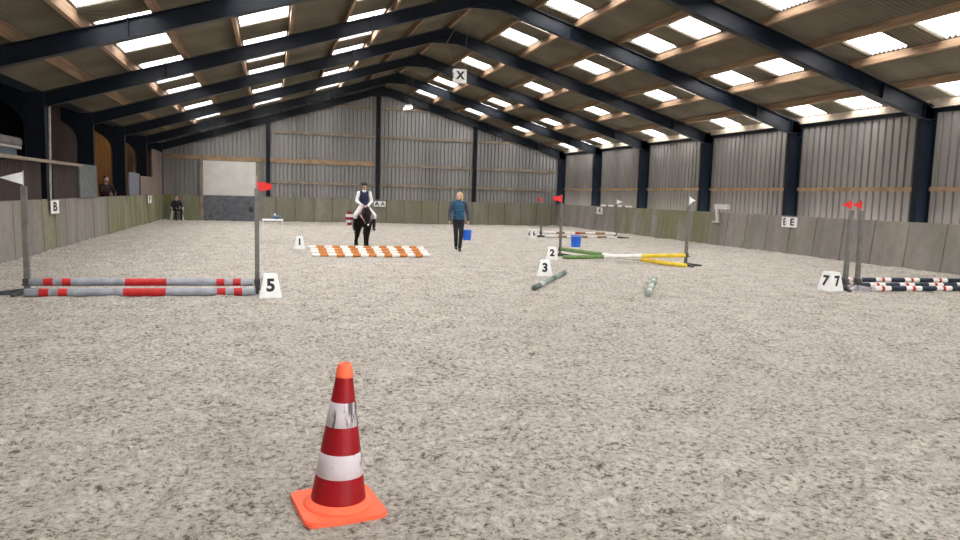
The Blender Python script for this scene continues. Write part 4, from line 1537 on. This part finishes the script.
# ---- plastic chair with a seated person in the far corner
CX, CY, CA = -4.50, 38.30, 0.25
ch = thing('garden_chair', 'white plastic garden chair in the mossy back left corner', 'chair', (CX, CY, -0.01), CA)
mb = MB()
mb.box((-0.23, -0.22, 0.41), (0.23, 0.22, 0.44), 0.012)
mb.build('seat', M_white, ch)
mb = MB()
mb.hull8([(-0.22, 0.20, 0.43), (0.22, 0.20, 0.43), (0.22, 0.235, 0.43), (-0.22, 0.235, 0.43), (-0.20, 0.29, 0.84), (0.20, 0.29, 0.84), (0.20, 0.32, 0.84), (-0.20, 0.32, 0.84)])
mb.build('backrest', M_white, ch)
for sx in (-1, 1):
    for sy in (-1, 1):
        mb = MB()
        mb.hull8([(sx * 0.27 - .025, sy * 0.25 - .025, 0), (sx * 0.27 + .025, sy * 0.25 - .025, 0), (sx * 0.27 + .025, sy * 0.25 + .025, 0), (sx * 0.27 - .025, sy * 0.25 + .025, 0),
                  (sx * 0.215 - .025, sy * 0.20 - .025, 0.43), (sx * 0.215 + .025, sy * 0.20 - .025, 0.43), (sx * 0.215 + .025, sy * 0.20 + .025, 0.43), (sx * 0.215 - .025, sy * 0.20 + .025, 0.43)])
        mb.build('leg', M_white, ch)
    mb = MB()
    mb.path([(sx * 0.24, -0.20, 0.43), (sx * 0.265, -0.22, 0.62), (sx * 0.27, -0.15, 0.65), (sx * 0.26, 0.10, 0.655), (sx * 0.22, 0.25, 0.66)], 0.024, 8)
    mb.build('armrest', M_white, ch)


def seated(loc, rz):
    t = thing('person', 'person in dark clothes seated on the white plastic chair in the corner', 'person', loc, rz)
    hc_, hr_ = Vector((0, 0.0, 1.14)), Rz(0.5)
    arms = ((Vector((0.18, 0.06, 0.92)), Vector((0.235, -0.02, 0.66)), Vector((0.10, -0.20, 0.60))), (Vector((-0.18, 0.06, 0.92)), Vector((-0.235, -0.02, 0.66)), Vector((-0.10, -0.20, 0.60))))
    lg = ((Vector((0.09, 0.05, 0.53)), Vector((0.13, -0.38, 0.53)), Vector((0.13, -0.36, 0.10))), (Vector((-0.09, 0.05, 0.53)), Vector((-0.13, -0.38, 0.53)), Vector((-0.13, -0.36, 0.10))))
    mb = MB()
    mb.cap((0, 0.07, 0.93), hc_ + Vector((0, 0.03, -0.05)), 0.052, 0.05)
    head_shape(mb, hc_, hr_)
    mb.ell((0, 0.07, 0.80), (0.15, 0.095, 0.19)); mb.ell((0, 0.06, 0.60), (0.14, 0.10, 0.13))
    for a, b, c in arms:
        mb.cap(a, b, 0.044, 0.036); mb.cap(b, c, 0.036, 0.024)
    hand(mb, arms[0][2], (-0.4, -1, -0.2), (0, 0, 1), (-0.3, 0, -1))
    hand(mb, arms[1][2], (0.4, -1, -0.2), (0, 0, 1), (0.3, 0, -1))
    for a, b, c in lg:
        mb.cap(a, b, 0.075, 0.052); mb.cap(b, c, 0.05, 0.034); mb.cap(c + Vector((0, 0.02, -0.04)), c + Vector((0, -0.14, -0.055)), 0.034, 0.028)
    mb.blob('body', M_skin, t, 0.011, 2)
    face_parts(t, hc_, hr_)
    mb = MB()
    mb.ell(hc_ + Vector((0, 0.03, 0.045)), (0.088, 0.097, 0.085))
    mb.blob('hair', M_hair, t, 0.011, 2)
    mb = MB()
    mb.ell((0, 0.06, 0.80), (0.18, 0.125, 0.21)); mb.ell((0, 0.06, 0.60), (0.17, 0.13, 0.13)); mb.cap((-0.12, 0.06, 0.93), (0.12, 0.06, 0.93), 0.07)
    for a, b, c in arms:
        mb.cap(a, b, 0.066, 0.056); mb.cap(b, c, 0.056, 0.040)
    mb.blob('coat', M_dkcoat, t, 0.012, 2)
    mb = MB()
    for a, b, c in lg:
        mb.cap(a, b, 0.092, 0.068); mb.cap(b, c + Vector((0, 0, 0.04)), 0.068, 0.050)
    mb.blob('trousers', M_trous, t, 0.012, 2)
    for a, b, c in lg:
        mb = MB()
        mb.cap(c + Vector((0, 0.03, -0.045)), c + Vector((0, -0.15, -0.062)), 0.045, 0.036); mb.cap(c + Vector((0, 0, -0.02)), c + Vector((0, 0.0, 0.05)), 0.046)
        mb.blob('shoe', M_boot, t, 0.011, 2)


seated((CX, CY, -0.005), CA + 0.1)

# ---- spectator behind the left kickboard
sp = thing('person', 'spectator in a dark red coat leaning behind the left kickboard', 'person', (-5.75, 28.6, 0.28), 0.75)
hc, hr = Vector((0, -0.10, 1.57)), Rz(0.1)
arms = ((Vector((0.18, -0.05, 1.34)), Vector((0.27, -0.18, 1.12)), Vector((0.12, -0.42, 1.05))), (Vector((-0.18, -0.05, 1.34)), Vector((-0.27, -0.18, 1.12)), Vector((-0.12, -0.42, 1.05))))
lg = ((Vector((0.09, 0.0, 0.86)), Vector((0.09, -0.03, 0.47)), Vector((0.09, 0.0, 0.085))), (Vector((-0.09, 0.0, 0.86)), Vector((-0.09, -0.03, 0.47)), Vector((-0.09, 0.0, 0.085))))
mb = MB()
mb.cap((0, -0.04, 1.34), hc + Vector((0, 0.02, -0.06)), 0.054, 0.05)
head_shape(mb, hc, hr)
mb.ell((0, -0.03, 1.20), (0.15, 0.10, 0.20)); mb.ell((0, 0, 0.95), (0.14, 0.10, 0.17))
for a, b, c in arms:
    mb.cap(a, b, 0.045, 0.036); mb.cap(b, c, 0.036, 0.024)
hand(mb, arms[0][2], (-0.5, -1, 0), (0, 0, 1), (-0.4, 0, -1))
hand(mb, arms[1][2], (0.5, -1, 0), (0, 0, 1), (0.4, 0, -1))
for a, b, c in lg:
    mb.cap(a, b, 0.075, 0.05); mb.cap(b, c, 0.05, 0.034); mb.cap(c + Vector((0, 0.02, -0.03)), c + Vector((0, -0.14, -0.045)), 0.035, 0.028)
mb.blob('body', M_skin, sp, 0.011, 2)
face_parts(sp, hc, hr)
mb = MB()
mb.ell(hc + Vector((0, 0.03, 0.045)), (0.088, 0.097, 0.085))
mb.blob('hair', M_hair, sp, 0.011, 2)
mb = MB()
mb.ell((0, -0.03, 1.20), (0.19, 0.135, 0.22)); mb.ell((0, 0, 0.96), (0.18, 0.135, 0.16)); mb.cap((-0.13, -0.04, 1.35), (0.13, -0.04, 1.35), 0.072)
for a, b, c in arms:
    mb.cap(a, b, 0.068, 0.057); mb.cap(b, c, 0.057, 0.042)
mb.blob('coat', M_rdcoat, sp, 0.012, 2)
mb = MB()
for a, b, c in lg:
    mb.cap(a, b, 0.092, 0.066); mb.cap(b, c + Vector((0, 0, 0.03)), 0.066, 0.052)
mb.ell((0, 0, 0.86), (0.16, 0.115, 0.11))
mb.blob('trousers', M_trous, sp, 0.012, 2)
for a, b, c in lg:
    mb = MB()
    mb.cap(c + Vector((0, 0.03, -0.035)), c + Vector((0, -0.15, -0.05)), 0.046, 0.036); mb.cap(c, c + Vector((0, 0, 0.06)), 0.046)
    mb.blob('shoe', M_boot, sp, 0.011, 2)
